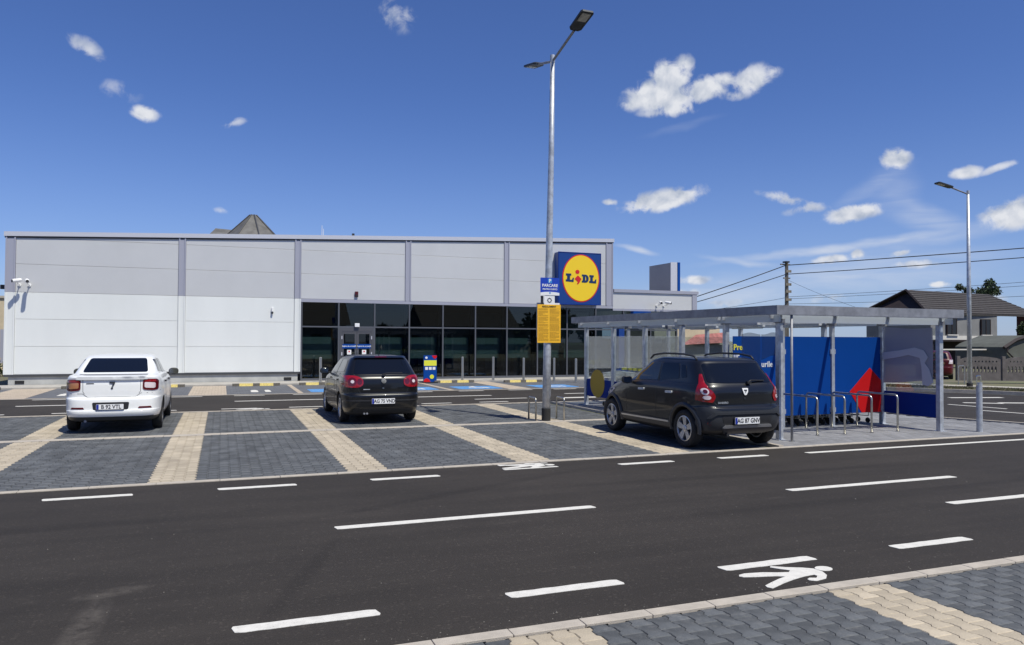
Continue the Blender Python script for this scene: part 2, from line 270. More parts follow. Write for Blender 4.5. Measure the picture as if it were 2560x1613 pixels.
def glass_mat(name, tint, refl=1.0, rough=.0, base=.04):
    m = bpy.data.materials.new(name); m.use_nodes = True; t = m.node_tree; t.nodes.clear()
    o = t.nodes.new('ShaderNodeOutputMaterial'); tr = t.nodes.new('ShaderNodeBsdfTransparent'); tr.inputs[0].default_value = (*tint, 1)
    gl = t.nodes.new('ShaderNodeBsdfGlossy'); gl.inputs['Roughness'].default_value = rough; gl.inputs['Color'].default_value = (refl, refl, refl, 1)
    fr = t.nodes.new('ShaderNodeFresnel'); gb = t.nodes.new('ShaderNodeNewGeometry')     # same reflectance from either face of a thin pane
    io = t.nodes.new('ShaderNodeMapRange'); t.links.new(gb.outputs['Backfacing'], io.inputs[0]); io.inputs[3].default_value = 1.5; io.inputs[4].default_value = 1 / 1.5; t.links.new(io.outputs[0], fr.inputs[0])
    ad = t.nodes.new('ShaderNodeMath'); ad.operation = 'ADD'; ad.inputs[1].default_value = base; t.links.new(fr.outputs[0], ad.inputs[0])
    mx = t.nodes.new('ShaderNodeMixShader'); t.links.new(ad.outputs[0], mx.inputs[0]); t.links.new(tr.outputs[0], mx.inputs[1]); t.links.new(gl.outputs[0], mx.inputs[2]); t.links.new(mx.outputs[0], o.inputs[0])
    return m
M['shopglass'] = glass_mat('shop_window_glass', (.50, .57, .58), .85, base=.01)
M['polycarb'] = glass_mat('clear_roof_sheet', (.93, .94, .96), .8, .2, .03)
def translucent_mat(name, col):
    m = bpy.data.materials.new(name); m.use_nodes = True; t = m.node_tree; t.nodes.clear(); o = t.nodes.new('ShaderNodeOutputMaterial')
    d = t.nodes.new('ShaderNodeBsdfDiffuse'); tr = t.nodes.new('ShaderNodeBsdfTranslucent'); mx = t.nodes.new('ShaderNodeMixShader'); mx.inputs[0].default_value = .5
    d.inputs[0].default_value = (*col, 1); tr.inputs[0].default_value = (*col, 1); t.links.new(d.outputs[0], mx.inputs[1]); t.links.new(tr.outputs[0], mx.inputs[2]); t.links.new(mx.outputs[0], o.inputs[0]); return m
M['translucent'] = translucent_mat('translucent_sheet', (.72, .76, .80))
M['plexi'] = glass_mat('shelter_glass', (.88, .91, .92), 1.0, base=.02)
def film_mat(name, col, a):
    m = P(name, col, .55); m.node_tree.nodes['Principled BSDF'].inputs['Alpha'].default_value = a
    t = m.node_tree; return m
M['filmgrey'] = film_mat('protective_film', (.33, .33, .38), .92)
M['filmlight'] = film_mat('protective_film_fold', (.56, .56, .60), .93)
M['filmghost'] = film_mat('protective_film_thin', (.05, .06, .08), .52)

# ------------------------------------------------------------------ geometry helpers
class MB:
    def __init__(s): s.v = []; s.f = []; s.mi = []; s.m = 0
    def add(s, vs, fs):
        o = len(s.v); s.v += [tuple(v) for v in vs]; s.f += [tuple(i + o for i in f) for f in fs]; s.mi += [s.m] * len(fs); return s
    def box(s, x0, x1, y0, y1, z0, z1):
        v = [(x0, y0, z0), (x1, y0, z0), (x1, y1, z0), (x0, y1, z0), (x0, y0, z1), (x1, y0, z1), (x1, y1, z1), (x0, y1, z1)]
        return s.add(v, [(0, 3, 2, 1), (4, 5, 6, 7), (0, 1, 5, 4), (1, 2, 6, 5), (2, 3, 7, 6), (3, 0, 4, 7)])
    def prism(s, pts, z0, z1):
        n = len(pts); v = [(x, y, z0) for x, y in pts] + [(x, y, z1) for x, y in pts]
        return s.add(v, [tuple(range(n - 1, -1, -1)), tuple(range(n, 2 * n))] + [(i, (i + 1) % n, n + (i + 1) % n, n + i) for i in range(n)])
    def xprism(s, pts, y0, y1):   # outline in (x,z) facing -Y
        n = len(pts); v = [(x, y0, z) for x, z in pts] + [(x, y1, z) for x, z in pts]
        return s.add(v, [tuple(range(n)), tuple(range(2 * n - 1, n - 1, -1))] + [(i, n + i, n + (i + 1) % n, (i + 1) % n) for i in range(n)])
    def tube(s, pts, r, n=8, closed=False, caps=True):
        pts = [Vector(p) for p in pts]; k = len(pts); rr = r if isinstance(r, (list, tuple)) else [r] * k
        up = None; vs = []
        for i, p in enumerate(pts):
            a = pts[max(0, i - 1)]; b = pts[min(k - 1, i + 1)]; t = (b - a).normalized()
            if up is None: up = Vector((0, 0, 1)) if abs(t.z) < .9 else Vector((1, 0, 0))
            u = (up - t * up.dot(t)); u.normalize(); w = t.cross(u); up = u
            for j in range(n):
                q = 2 * math.pi * j / n; vs.append(p + (u * math.cos(q) + w * math.sin(q)) * rr[i])
        fs = [(i * n + j, i * n + (j + 1) % n, (i + 1) * n + (j + 1) % n, (i + 1) * n + j) for i in range(k - 1) for j in range(n)]
        if caps: fs += [tuple(range(n - 1, -1, -1)), tuple((k - 1) * n + j for j in range(n))]
        return s.add(vs, fs)
    def lathe(s, prof, n=32, axis='z', c=(0, 0, 0), closed=False, caps=True):
        vs = []; k = len(prof)
        for r, h in prof:
            for j in range(n):
                q = 2 * math.pi * j / n; a, b = r * math.cos(q), r * math.sin(q)
                p = {'z': (a, b, h), 'x': (h, a, b), 'y': (a, h, b)}[axis]; vs.append((p[0] + c[0], p[1] + c[1], p[2] + c[2]))
        fs = [(i * n + j, i * n + (j + 1) % n, (i + 1) * n + (j + 1) % n, (i + 1) * n + j) for i in range(k - 1) for j in range(n)]
        if closed: fs += [((k - 1) * n + j, (k - 1) * n + (j + 1) % n, (j + 1) % n, j) for j in range(n)]
        elif caps:
            if prof[0][0] > 1e-5: fs.append(tuple(range(n)))
            if prof[-1][0] > 1e-5: fs.append(tuple((k - 1) * n + j for j in range(n)))
        return s.add(vs, fs)
    def mesh(s, name, mats, smooth=False, recalc=True):
        me = bpy.data.meshes.new(name); me.from_pydata(s.v, [], s.f)
        for mm in (mats if isinstance(mats, (list, tuple)) else [mats]): me.materials.append(mm)
        me.polygons.foreach_set('material_index', s.mi)
        if recalc:
            b = bmesh.new(); b.from_mesh(me); bmesh.ops.recalc_face_normals(b, faces=b.faces); b.to_mesh(me); b.free()
        if smooth:
            me.polygons.foreach_set('use_smooth', [True] * len(me.polygons))
        return me
    def build(s, name, mats, parent=None, smooth=False, loc=None, bevel=0, **tags):
        return link(name, s.mesh(name, mats, smooth), parent, loc, bevel, **tags)
def link(name, me, parent=None, loc=None, bevel=0, rot=None, **tags):
    o = bpy.data.objects.new(name, me); C.objects.link(o)
    if parent: o.parent = parent
    if loc: o.location = loc
    if rot: o.rotation_euler = rot
    if bevel:
        b = o.modifiers.new('bevel', 'BEVEL'); b.width = bevel; b.segments = 2; b.limit_method = 'ANGLE'
    for k, v in tags.items(): o[k] = v
    return o
def empty(name, loc, label, category, group=None, rotz=0):
    o = bpy.data.objects.new(name, None); C.objects.link(o); o.location = loc; o.rotation_euler = (0, 0, rotz); o.empty_display_size = .2
    o['label'] = label; o['category'] = category
    if group: o['group'] = group
    return o
def kids(o): return [c for c in C.objects if c.parent == o]
CH = {}
def copy_tree(o, parent=None, loc=None, rotz=None, label=None):
    c = o.copy(); C.objects.link(c); c.parent = parent
    if loc is not None: c.location = loc
    if rotz is not None: c.rotation_euler = (0, 0, rotz)
    if label: c['label'] = label
    for ch in list(o.children): copy_tree(ch, c)
    return c
def smooth_by_angle(me, ang=35):
    b = bmesh.new(); b.from_mesh(me)
    for f in b.faces: f.smooth = True
    for e in b.edges:
        e.smooth = not (len(e.link_faces) == 2 and e.calc_face_angle(0) > R(ang))
    b.to_mesh(me); b.free(); return me
_dg = None
def curve_mesh(name, splines, extrude, mat, bevel=0):
    cu = bpy.data.curves.new(name, 'CURVE'); cu.dimensions = '2D'; cu.fill_mode = 'BOTH'; cu.extrude = extrude; cu.bevel_depth = bevel
    for pts in splines:
        sp = cu.splines.new('POLY'); sp.points.add(len(pts) - 1); sp.use_cyclic_u = True
        for i, p in enumerate(pts): sp.points[i].co = (p[0], p[1], 0, 1)
    o = bpy.data.objects.new(name, cu); C.objects.link(o); dg = bpy.context.evaluated_depsgraph_get(); dg.update()
    me = bpy.data.meshes.new_from_object(o.evaluated_get(dg)); bpy.data.objects.remove(o); bpy.data.curves.remove(cu)
    me.name = name; me.materials.clear(); me.materials.append(mat); return me
def text_mesh(name, body, size, mat, extrude=.002, bold=0.0, align='CENTER', shear=0, sx=1.0):
    cu = bpy.data.curves.new(name, 'FONT'); cu.body = body; cu.size = size; cu.extrude = extrude; cu.offset = bold; cu.align_x = align; cu.align_y = 'CENTER'; cu.shear = shear; cu.resolution_u = 3
    o = bpy.data.objects.new(name, cu); C.objects.link(o); dg = bpy.context.evaluated_depsgraph_get(); dg.update()
    me = bpy.data.meshes.new_from_object(o.evaluated_get(dg)); bpy.data.objects.remove(o); bpy.data.curves.remove(cu)
    me.name = name; me.materials.clear(); me.materials.append(mat)
    for v in me.vertices: v.co.x *= sx
    return me
FRONT = (R(90), 0, 0)
def circle(cx, cy, rx, ry=None, n=40): return [(cx + rx * math.cos(2 * math.pi * i / n), cy + (ry or rx) * math.sin(2 * math.pi * i / n)) for i in range(n)]
def rrect(x0, x1, y0, y1, r, n=4):
    out = []
    for cx, cy, a0 in ((x1 - r, y1 - r, 0), (x0 + r, y1 - r, 90), (x0 + r, y0 + r, 180), (x1 - r, y0 + r, 270)):
        for i in range(n + 1):
            a = R(a0 + 90 * i / n); out.append((cx + r * math.cos(a), cy + r * math.sin(a)))
    return out
def struct(name, mb, mat, **k): return mb.build(name, mat, kind='structure', **k)

# ================================================================== GROUND
g = MB(); g.box(-400, 900, -400, 1500, -.5, -.03); struct('ground', g, M['soil'])
g = MB(); g.box(-60, 70, 4.53, 10.5, -.3, 0); struct('road', g, M['asphalt'], label='dark asphalt access road with white dashes in the foreground')
g = MB(); g.box(-60, 15.6, 20.56, 26.2, -.3, 0); struct('road', g, M['asphalt'], label='asphalt lane in front of the shop')
sidepoly = [(17.4, 10.5), (16.95, 11.8), (16.33, 13.2), (15.95, 14.9), (15.6, 17), (15.6, 45), (19.5, 45), (21.5, 27), (23.3, 21.5), (25.0, 19.2), (26.0, 17.3), (27.5, 14), (30, 10.5)]
g = MB(); g.prism(sidepoly, -.3, 0); struct('road', g, M['asphalt'], label='asphalt side street running past the cart shelter')
# faint pale scuffs on the foreground asphalt
def blob(cx, cy, rx, ry, rot, seed, n=26, jag=.35):
    rnd = random.Random(seed); pts = []
    for i in range(n):
        a = 2 * math.pi * i / n; k = 1 - jag * rnd.random(); x, y = rx * k * math.cos(a), ry * k * math.sin(a)
        pts.append((cx + x * math.cos(rot) - y * math.sin(rot), cy + x * math.sin(rot) + y * math.cos(rot)))
    return pts
# ---- pavers (double-T stones), columns along Y
PX, PL = .1406, .20
def paver_outline(cx, y0, wide=.0625, tight=.0023, ylo=None, yhi=None):
    """double-T stone: wide ends, narrow waist, slightly smaller than its cell"""
    a, b = PX / 2 + .011 - tight, PX / 2 - .011 - tight; h = PL / 2 - tight
    pts = [(a, -h), (a, -.060), (b, -.040), (b, .040), (a, .060), (a, h), (-a, h), (-a, .060), (-b, .040), (-b, -.040), (-a, -.060), (-a, -h)]
    return [(cx + x, y0 + y) for x, y in pts]
def paver_geo(mb, pts, z, rnd, ch=.005, drop=.022):
    n = len(pts); cx = sum(p[0] for p in pts) / n; cy = sum(p[1] for p in pts) / n
    tx, ty = rnd.uniform(-.007, .007), rnd.uniform(-.006, .006); zz = z + rnd.uniform(-.0012, .0012)
    vs = []
    for x, y in pts:
        vs.append((cx + (x - cx) * .93, cy + (y - cy) * .955, zz + (x - cx) * tx + (y - cy) * ty))
    for x, y in pts: vs.append((x, y, zz - ch))
    for x, y in pts: vs.append((x, y, zz - drop))
    fs = [tuple(range(n))]
    for k in (0, n):
        fs += [(k + i, n + k + i, n + k + (i + 1) % n, k + (i + 1) % n) for i in range(n)]
    mb.add(vs, fs)
def clampy(pts, lo, hi):
    q = [(x, min(max(y, lo), hi)) for x, y in pts]
    return q
def stripe_col(i): return (i - 12) % 18 in (0, 1, 2, 3)   # four cream columns in every eighteen
# column i has centre x = 1.95 - 1.5*PX + (i-12)*PX
def colx(i): return 1.95 - 1.5 * PX + (i - 12) * PX
def pave(name, label, i0, i1, ylo, yhi, z, part_limit, score):
    """piece list -> nearest pieces as parts, rest joined"""
    root = MB(); root.box(colx(i0) - PX / 2 - .01, colx(i1) + PX / 2 + .01, ylo, yhi, -.3, z - .016)
    base = root.build(name, M['joint'], kind='structure', label=label)
    pcs = []
    for i in range(i0, i1 + 1):
        y = ylo + (PL / 2 if i % 2 else 0)
        while y < yhi + PL / 2:
            pts = clampy(paver_outline(colx(i), y), ylo + .002, yhi - .002)
            if max(p[1] for p in pts) - min(p[1] for p in pts) > .05: pcs.append((i, colx(i), y, pts))
            y += PL
    pcs.sort(key=lambda p: score(p[1], p[2]))
    proto = {}; rnd = random.Random(3)
    full = []
    for k, (i, x, y, pts) in enumerate(pcs):
        cream = stripe_col(i)
        clipped = abs((max(p[1] for p in pts) - min(p[1] for p in pts)) - (PL - .0046)) > .002
        if k < part_limit:
            key = (cream, clipped and round(pts[0][1] - y, 4), clipped and round(pts[5][1] - y, 4), rnd.randrange(4))
            if key not in proto:
                mb = MB(); paver_geo(mb, [(a - x, b - y) for a, b in pts], 0, rnd); proto[key] = mb.mesh('paver', M['pcream'] if cream else M['pdark'])
            link('paver', proto[key], base, (x, y, z))
        else: full.append((cream, pts))
    mb = MB()
    for cream, pts in full:
        mb.m = 1 if cream else 0; paver_geo(mb, pts, z, rnd)
    if full: mb.build('pavers_beyond', [M['pdark'], M['pcream']], base, kind='stuff')
    return base
def vis(x, y):
    """distance, with pieces outside the view sent to the back"""
    dx = x * cr.x + y * cr.y; dz = x * cf.x + y * cf.y
    if dz < .5 or abs(dx / dz) > .70: return 1000 + abs(dx)
    if -1.85 / dz < -.475: return 500 + abs(dx)
    return math.hypot(x, y)
pave('pavement', 'grey and cream interlocking pavers at the near edge of the road', 0, 58, 1.4, 4.415, .0, 290, vis)
pave('pavement', 'parking bays paved in dark pavers with cream dividing stripes', -74, 62, 10.615, 15.55, .0, 290, vis)
pave('pavement', 'far parking bays paved in dark pavers with cream dividing stripes', -74, 62, 15.80, 20.44, .0, 0, vis)
mb = MB(); rnd = random.Random(21)
for _ in range(300):
    x = rnd.uniform(-3, 12); y = 4.56 + abs(rnd.gauss(0, .10)) if rnd.random() < .55 else rnd.uniform(4.6, 10.4); q = rnd.uniform(.002, .006) * (1.6 if rnd.random() < .06 else 1)
    mb.add([(x - q, y - q, 0), (x + q, y - q * .6, 0), (x + q * .7, y + q, 0), (x - q * .8, y + q * .7, 0), (x + q * .1, y, q * 1.1)], [(0, 1, 4), (1, 2, 4), (2, 3, 4), (3, 0, 4)])
mb.build('grit', M['dirtpale'], None, kind='stuff', label='loose grit scattered on the asphalt', category='grit')
# kerbs: stones 0.5 m long, each its own part
def kerb_line(label, x0, x1, y0, y1, z, stone=.5, off=0, limit=300):
    base = MB().box(x0, x1, y0 + .01, y1 - .01, -.3, z - .02).build('kerb', M['joint'], kind='structure', label=label)
    me = MB(); me.box(-stone / 2 + .0025, stone / 2 - .0025, 0, y1 - y0, -.15, 0); meshes = me.mesh('kerb_stone', M['kerb'])
    xs = []; x = x0 + stone / 2 + off
    while x + stone / 2 <= x1 + .01: xs.append(x); x += stone
    for x in xs: link('kerb_stone', meshes, base, (x, y0, z + random.uniform(-.0015, .0015)), bevel=.004)
    return base
kerb_line('pale concrete kerb between road and foreground pavers', -2.5, 12.0, 4.42, 4.53, .012, off=.22)
kerb_line('thin pale kerb along the near side of the parking bays', -12, 17.3, 10.5, 10.61, .012, stone=.75)
kerb_line('cream kerb band between the two rows of parking bays', -12, 9.05, 15.555, 15.795, .006, stone=1.0)
kerb_line('pale kerb along the shop lane side of the parking bays', -12, 15.6, 20.45, 20.56, .012, stone=1.0)
g = MB(); g.box(9.06, 9.16, 10.62, 20.44, -.2, .03); struct('kerb', g, M['kerb'], label='kerb dividing the last parking bay from the shelter pavement')
# shelter pavement: plain rectangular stones
padpoly = [(9.17, 10.62), (17.2, 10.62), (16.85, 11.75), (16.23, 13.15), (15.85, 14.9), (15.5, 17), (15.5, 20.44), (9.17, 20.44)]
pad = MB(); pad.prism(padpoly, -.3, -.012); pad = pad.build('pavement', M['joint'], kind='structure', label='light grey paved pad under the cart shelter')
def inside(x, y, poly):
    c = False; n = len(poly)
    for i in range(n):
        (x1, y1), (x2, y2) = poly[i], poly[(i + 1) % n]
        if (y1 > y) != (y2 > y) and x < (x2 - x1) * (y - y1) / (y2 - y1) + x1: c = not c
    return c
pcs = []
y = 10.72; row = 0
while y < 20.4:
    x = 9.18 + (.1 if row % 2 else 0)
    while x < 17.2:
        if inside(x, y, padpoly) and inside(x + .1, y, padpoly): pcs.append((x, y))
        x += .2
    y += .165; row += 1
pcs.sort(key=lambda p: vis(*p)); rnd = random.Random(5)
protos = []
for k in range(6):
    mb = MB(); paver_geo(mb, [(-.098, -.08), (.098, -.08), (.098, .08), (-.098, .08)], 0, rnd); protos.append(mb.mesh('paver', M['pgrey']))
rest = MB()
for k, (x, y) in enumerate(pcs):
    if k < 290: link('paver', protos[k % 6], pad, (x, y, .004))
    else: paver_geo(rest, [(x - .098, y - .08), (x + .098, y - .08), (x + .098, y + .08), (x - .098, y + .08)], .004, rnd)
rest.build('pavers_beyond', M['pgrey'], pad, kind='stuff')
# kerb following the pad edge
edge = [(17.35, 10.55), (16.9, 11.8), (16.28, 13.2), (15.9, 14.9), (15.55, 17), (15.55, 20.44)]
g = MB()
for (xa, ya), (xb, yb) in zip(edge, edge[1:]):
    d = Vector((xb - xa, yb - ya, 0)).normalized(); nn = Vector((d.y, -d.x, 0)) * .05
    g.prism([(xa - nn.x, ya - nn.y), (xa + nn.x, ya + nn.y), (xb + nn.x, yb + nn.y), (xb - nn.x, yb - nn.y)], -.2, .03)
struct('kerb', g, M['kerb'], label='pale kerb curving round the outer edge of the shelter pavement')

# store-side bays and walkway
def brick_floor(name, col_a, brick_x, brick_y, amt=.16):
    m = P(name, col_a, .85); t = m.node_tree; b = t.nodes['Principled BSDF']; tcn = t.nodes.new('ShaderNodeTexCoord')
    br = t.nodes.new('ShaderNodeTexBrick'); br.inputs['Scale'].default_value = 1; br.inputs['Brick Width'].default_value = brick_x; br.inputs['Row Height'].default_value = brick_y; br.inputs['Mortar Size'].default_value = .006
    br.inputs['Color1'].default_value = tuple(c * (1 - amt) for c in col_a) + (1,); br.inputs['Color2'].default_value = tuple(c * (1 + amt) for c in col_a) + (1,); br.inputs['Mortar'].default_value = tuple(c * .5 for c in col_a) + (1,)
    t.links.new(tcn.outputs['Object'], br.inputs['Vector']); t.links.new(br.outputs[0], b.inputs['Base Color']); return m
M['farpave'] = brick_floor('far_paver_dark', (.105, .11, .125), .2, .14)
M['farcream'] = brick_floor('far_paver_cream', (.43, .355, .275), .2, .14, .1)
g = MB(); g.box(-30, 15.5, 26.3, 31.2, -.3, .004); struct('pavement', g, M['farpave'], label='dark paved bays along the shop front')
for x0, x1, lab in ((-6.85, -5.5, 'leftmost'), (-1.0, .17, 'by the white wall'), (2.43, 2.60, 'thin'), (7.72, 7.90, 'thin, in the disabled bays'), (10.05, 10.9, 'by the bollards')):
    g = MB(); g.box(x0, x1, 26.3, 31.2, -.1, .009); struct('pavement_stripe', g, M['farcream'], label='cream paver stripe in the shop bays, ' + lab)
g = MB(); g.box(-30, 15.5, 26.2, 26.3, -.3, .012); struct('kerb', g, M['kerb'], label='kerb between the shop lane and the shop bays')
g = MB(); g.box(-30, 24, 31.2, 33.0, -.3, .06); struct('walkway', g, M['walk'])
g = MB(); g.box(9.5, 24, 45, 60, -.3, -.01); struct('yard', g, M['walk'])

# ---- road markings: every painted line an object of its own
def dash(x0, x1, yc, w=.12, z=.004, slant=.5, lab=None, vertical=False, skew=0):
    k = w / 2; e = w * slant
    if vertical:
        mb = MB(); mb.add([(yc - k, x0, z), (yc + k, x0, z), (yc + k + skew, x1, z), (yc - k + skew, x1, z)], [(0, 1, 2, 3)])
    else:
        n = 12; top = []; bot = []
        rnd = random.Random(int(x0 * 100 + yc * 7))
        pts = [(x0 + e * .15, yc + k), (x0, yc + k * .5), (x0 + e * .3, yc - k * .8), (x0 + e, yc - k)]
        for i in range(1, n): pts.append((x0 + (x1 - x0) * i / n, yc - k + rnd.uniform(-.004, .004)))
        pts += [(x1 - e * .15, yc - k), (x1, yc - k * .5), (x1 - e * .3, yc + k * .8), (x1 - e, yc + k)]
        for i in range(n - 1, 0, -1): pts.append((x0 + (x1 - x0) * i / n, yc + k + rnd.uniform(-.004, .004)))
        mb = MB(); mb.prism(pts, z - .003, z)
    mb.build('road_marking', M['paint'], kind='structure', **({'label': lab} if lab else {}))
for i, x in enumerate((-1.78, .08, 1.94, 3.79, 5.64)): dash(x, x + .94, 5.13)
for x in (1.05, 6.56, 12.2, -4.6, -10.2): dash(x, x + 2.83, 7.53)
dash(7.78, 10.6, 6.3)
for i, x in enumerate((-5.6, -3.75, -1.89, -.03, 1.84, 5.53, 7.30)): dash(x, x + .94, 9.94)
dash(9.03, 40, 9.93, .11)
# walking person pictograms
PED = [(3.83,4.95),(3.891,4.965),(4.047,4.94),(4.16,4.895),(4.25,4.872),(4.291,4.905),(4.24,4.965),(4.192,5.025),(4.222,5.053),(4.32,4.985),(4.435,4.93),(4.505,4.877),(4.515,4.79),(4.48,4.706),(4.41,4.642),(4.298,4.62),(4.255,4.65),(4.262,4.68),(4.30,4.70),(4.35,4.68),(4.395,4.716),(4.394,4.75),(4.301,4.745),(4.163,4.712),(4.019,4.663),(3.863,4.596),(3.838,4.63),(3.85,4.668),(3.95,4.715),(4.058,4.762),(4.141,4.789),(4.09,4.822),(3.931,4.86),(3.826,4.888),(3.805,4.918)]
mb = MB(); mb.add([], []); me = curve_mesh('walking_person_marking', [PED, circle(4.585, 4.852, .072, .062, 20)], .0015, M['paint'])
link('road_marking', me, None, (0, 0, .003), kind='structure', label='white walking person painted on the asphalt by the near kerb')
mef = curve_mesh('walking_person_marking', [[(x - 4.2, -(y - 4.82)) for x, y in PED], circle(.385, -.032, .072, .062, 20)], .0015, M['paint'])
link('road_marking', mef, None, (4.16, 10.28, .003), kind='structure', label='white walking person painted on the asphalt by the parking bays')
dash(3.75, 4.6, 10.08, .07); dash(3.8, 4.58, 10.42, .05)
# shop lane
for x in (-5.2, -3.3, -1.5, .38, 2.2, 4.1, 6.0, 7.9, 9.8, 11.6): dash(x, x + .95, 25.85, .12)
for x in (-5.13, .36, 5.6, 11.0): dash(x, x + 2.75, 23.6, .14)
dash(7.3, 9.05, 22.2, .12); dash(10.1, 15.2, 21.9, .3, lab='broad white stop line at the end of the shop lane')
for x in (-5.7, -3.84, -1.95, .0, 1.7, 3.5, 5.35, 7.1): dash(x, x + .9, 21.12, .12)
link('road_marking', mef, None, (.75, 20.9, .003), kind='structure', label='white walking person painted on the shop lane')
# family bay and disabled bay pictograms
for x in (-4.5, 1.3):
    mb = MB()
    for dx, s_ in ((-.22, 1), (.22, .8)):
        mb.prism(circle(x + dx, 28.3, .10 * s_, None, 12), .008, .012); mb.prism(rrect(x + dx - .12 * s_, x + dx + .12 * s_, 27.3, 28.15, .05), .008, .012)
    mb.build('bay_marking', M['paint'], kind='structure')
for x in (3.75, 6.6, 9.1, 12.3):
    g = MB(); g.prism(rrect(x - .85, x + .85, 26.75, 28.3, .1), .005, .010); g.build('bay_marking', M['blue_bay'], kind='structure', label='blue painted field of a disabled bay')
    g = MB(); g.prism(circle(x, 28.1, .1, None, 12), .010, .014); g.prism([(x - .08, 28.0), (x + .06, 28.0), (x + .06, 27.6), (x + .4, 27.55), (x + .42, 27.05), (x + .3, 27.05), (x + .25, 27.4), (x - .08, 27.45)], .010, .014)
    ring = [(x - .05 + .3 * math.cos(a), 27.3 + .3 * math.sin(a)) for a in [R(100 + 10 * i) for i in range(25)]] + [(x - .05 + .24 * math.cos(a), 27.3 + .24 * math.sin(a)) for a in [R(340 - 10 * i) for i in range(25)]]
    g.prism(ring, .010, .014); g.build('bay_marking', M['paint'], kind='structure', label='white wheelchair symbol on a blue bay')
# side street lines
for (x0, y0, x1, y1, w) in ((19.1, 14.5, 19.45, 13.2, .12), (20.0, 16.2, 20.25, 14.6, .12), (22.4, 18.1, 24.2, 17.6, .25), (21.0, 16.5, 21.9, 15.9, .2), (22.0, 16.1, 23.2, 15.6, .25), (17.9, 19, 18.1, 15.4, .12), (19.6, 21, 19.9, 18.2, .12)):
    d = Vector((x1 - x0, y1 - y0, 0)).normalized(); q = Vector((-d.y, d.x, 0)) * w / 2
    g = MB(); g.prism([(x0 - q.x, y0 - q.y), (x1 - q.x, y1 - q.y), (x1 + q.x, y1 + q.y), (x0 + q.x, y0 + q.y)], .001, .004); g.build('road_marking', M['paint'], kind='structure')
# verge beyond the side street
vk = [(19.6, 45), (21.6, 27), (23.4, 21.5), (25.1, 19.2), (26.1, 17.3), (27.6, 14), (30.1, 10.5), (45, -20)]
def strip(pts, o0, o1, z0, z1):
    mb = MB(); A = []; B = []
    for i, p in enumerate(pts):
        a = Vector((*pts[max(0, i - 1)], 0)); b = Vector((*pts[min(len(pts) - 1, i + 1)], 0)); d = (b - a).normalized(); n_ = Vector((-d.y, d.x, 0))
        A.append((p[0] + n_.x * o0, p[1] + n_.y * o0)); B.append((p[0] + n_.x * o1, p[1] + n_.y * o1))
    for i in range(len(pts) - 1): mb.prism([A[i], A[i + 1], B[i + 1], B[i]], z0, z1)
    return mb
struct('kerb', strip(vk, 0, .15, -.2, .13), M['kerb'], label='kerb on the far side of the side street')
struct('verge', strip(vk, .15, 2.3, -.2, .10), M['grass'])
struct('kerb', strip(vk, 2.3, 2.42, -.2, .14), M['kerb'], label='kerb between grass verge and footpath')
struct('footpath', strip(vk, 2.42, 3.7, -.2, .11), M['concrete_light'])
# grass blades on the verge
mb = MB(); rnd = random.Random(9)
for i in range(9000):
    k = rnd.randrange(1, 6); t = rnd.random(); a = vk[k]; b = vk[k + 1]; d = Vector((b[0] - a[0], b[1] - a[1], 0)).normalized(); n_ = Vector((-d.y, d.x, 0)); o_ = rnd.uniform(.2, 2.25)
    x = a[0] + (b[0] - a[0]) * t + n_.x * o_; y = a[1] + (b[1] - a[1]) * t + n_.y * o_; h = rnd.uniform(.03, .09); q = rnd.uniform(0, 6.3)
    mb.add([(x - .012 * math.cos(q), y - .012 * math.sin(q), .1), (x + .012 * math.cos(q), y + .012 * math.sin(q), .1), (x + rnd.uniform(-.03, .03), y + rnd.uniform(-.03, .03), .1 + h)], [(0, 1, 2)])
o = mb.build('grass', M['grass']); o['kind'] = 'stuff'; o['label'] = 'short dry grass along the far verge'; o['category'] = 'grass'

# ================================================================== SUPERMARKET
FY = 33.0
def capz(x): return 6.105 + .0415 * x
shop = empty('supermarket_building', (5, FY, 0), 'long low supermarket building with white and silver wall panels and dark glazed front', 'building')
SX, SY = 5.0, FY
def sh(mb): mb.v = [(x - SX, y - SY, z) for x, y, z in mb.v]; return mb
def part(name, mb, mats, parent=None, **k): return sh(mb).build(name, mats, parent or shop, **k)
# hidden core and roof
mb = MB(); mb.xprism([(-7.45, .35), (2.9, .35), (2.9, 3.5), (17.9, 3.5), (17.9, capz(17.9) - .12), (-7.45, capz(-7.45) - .12)], FY + .12, FY + .3); part('wall', mb, M['backing'])
mb = MB(); mb.m = 0; mb.box(-7.5, -7.3, FY + .1, FY + 40, .35, 5.6); part('wall', mb, M['white'], label='white side wall at the left end')
mb = MB(); mb.box(17.75, 17.93, FY + .2, FY + 40, 3.4, capz(17.9) - .1); part('wall', mb, M['silver'])
mb = MB(); mb.add([(-7.5, FY + .1, capz(-7.5) - .1), (17.95, FY + .1, capz(17.95) - .1), (17.95, FY + 40, capz(17.95) - .1), (-7.5, FY + 40, capz(-7.5) - .1)], [(0, 1, 2, 3)]); part('roof', mb, M['galvdark'])
PIL = [(-7.57, -7.24), (-1.65, -1.39), (2.84, 3.10), (7.58, 7.84), (12.27, 12.53), (17.62, 18.0)]
JZ = [.45, 1.50, 2.53, 3.54, 4.60, 5.60]
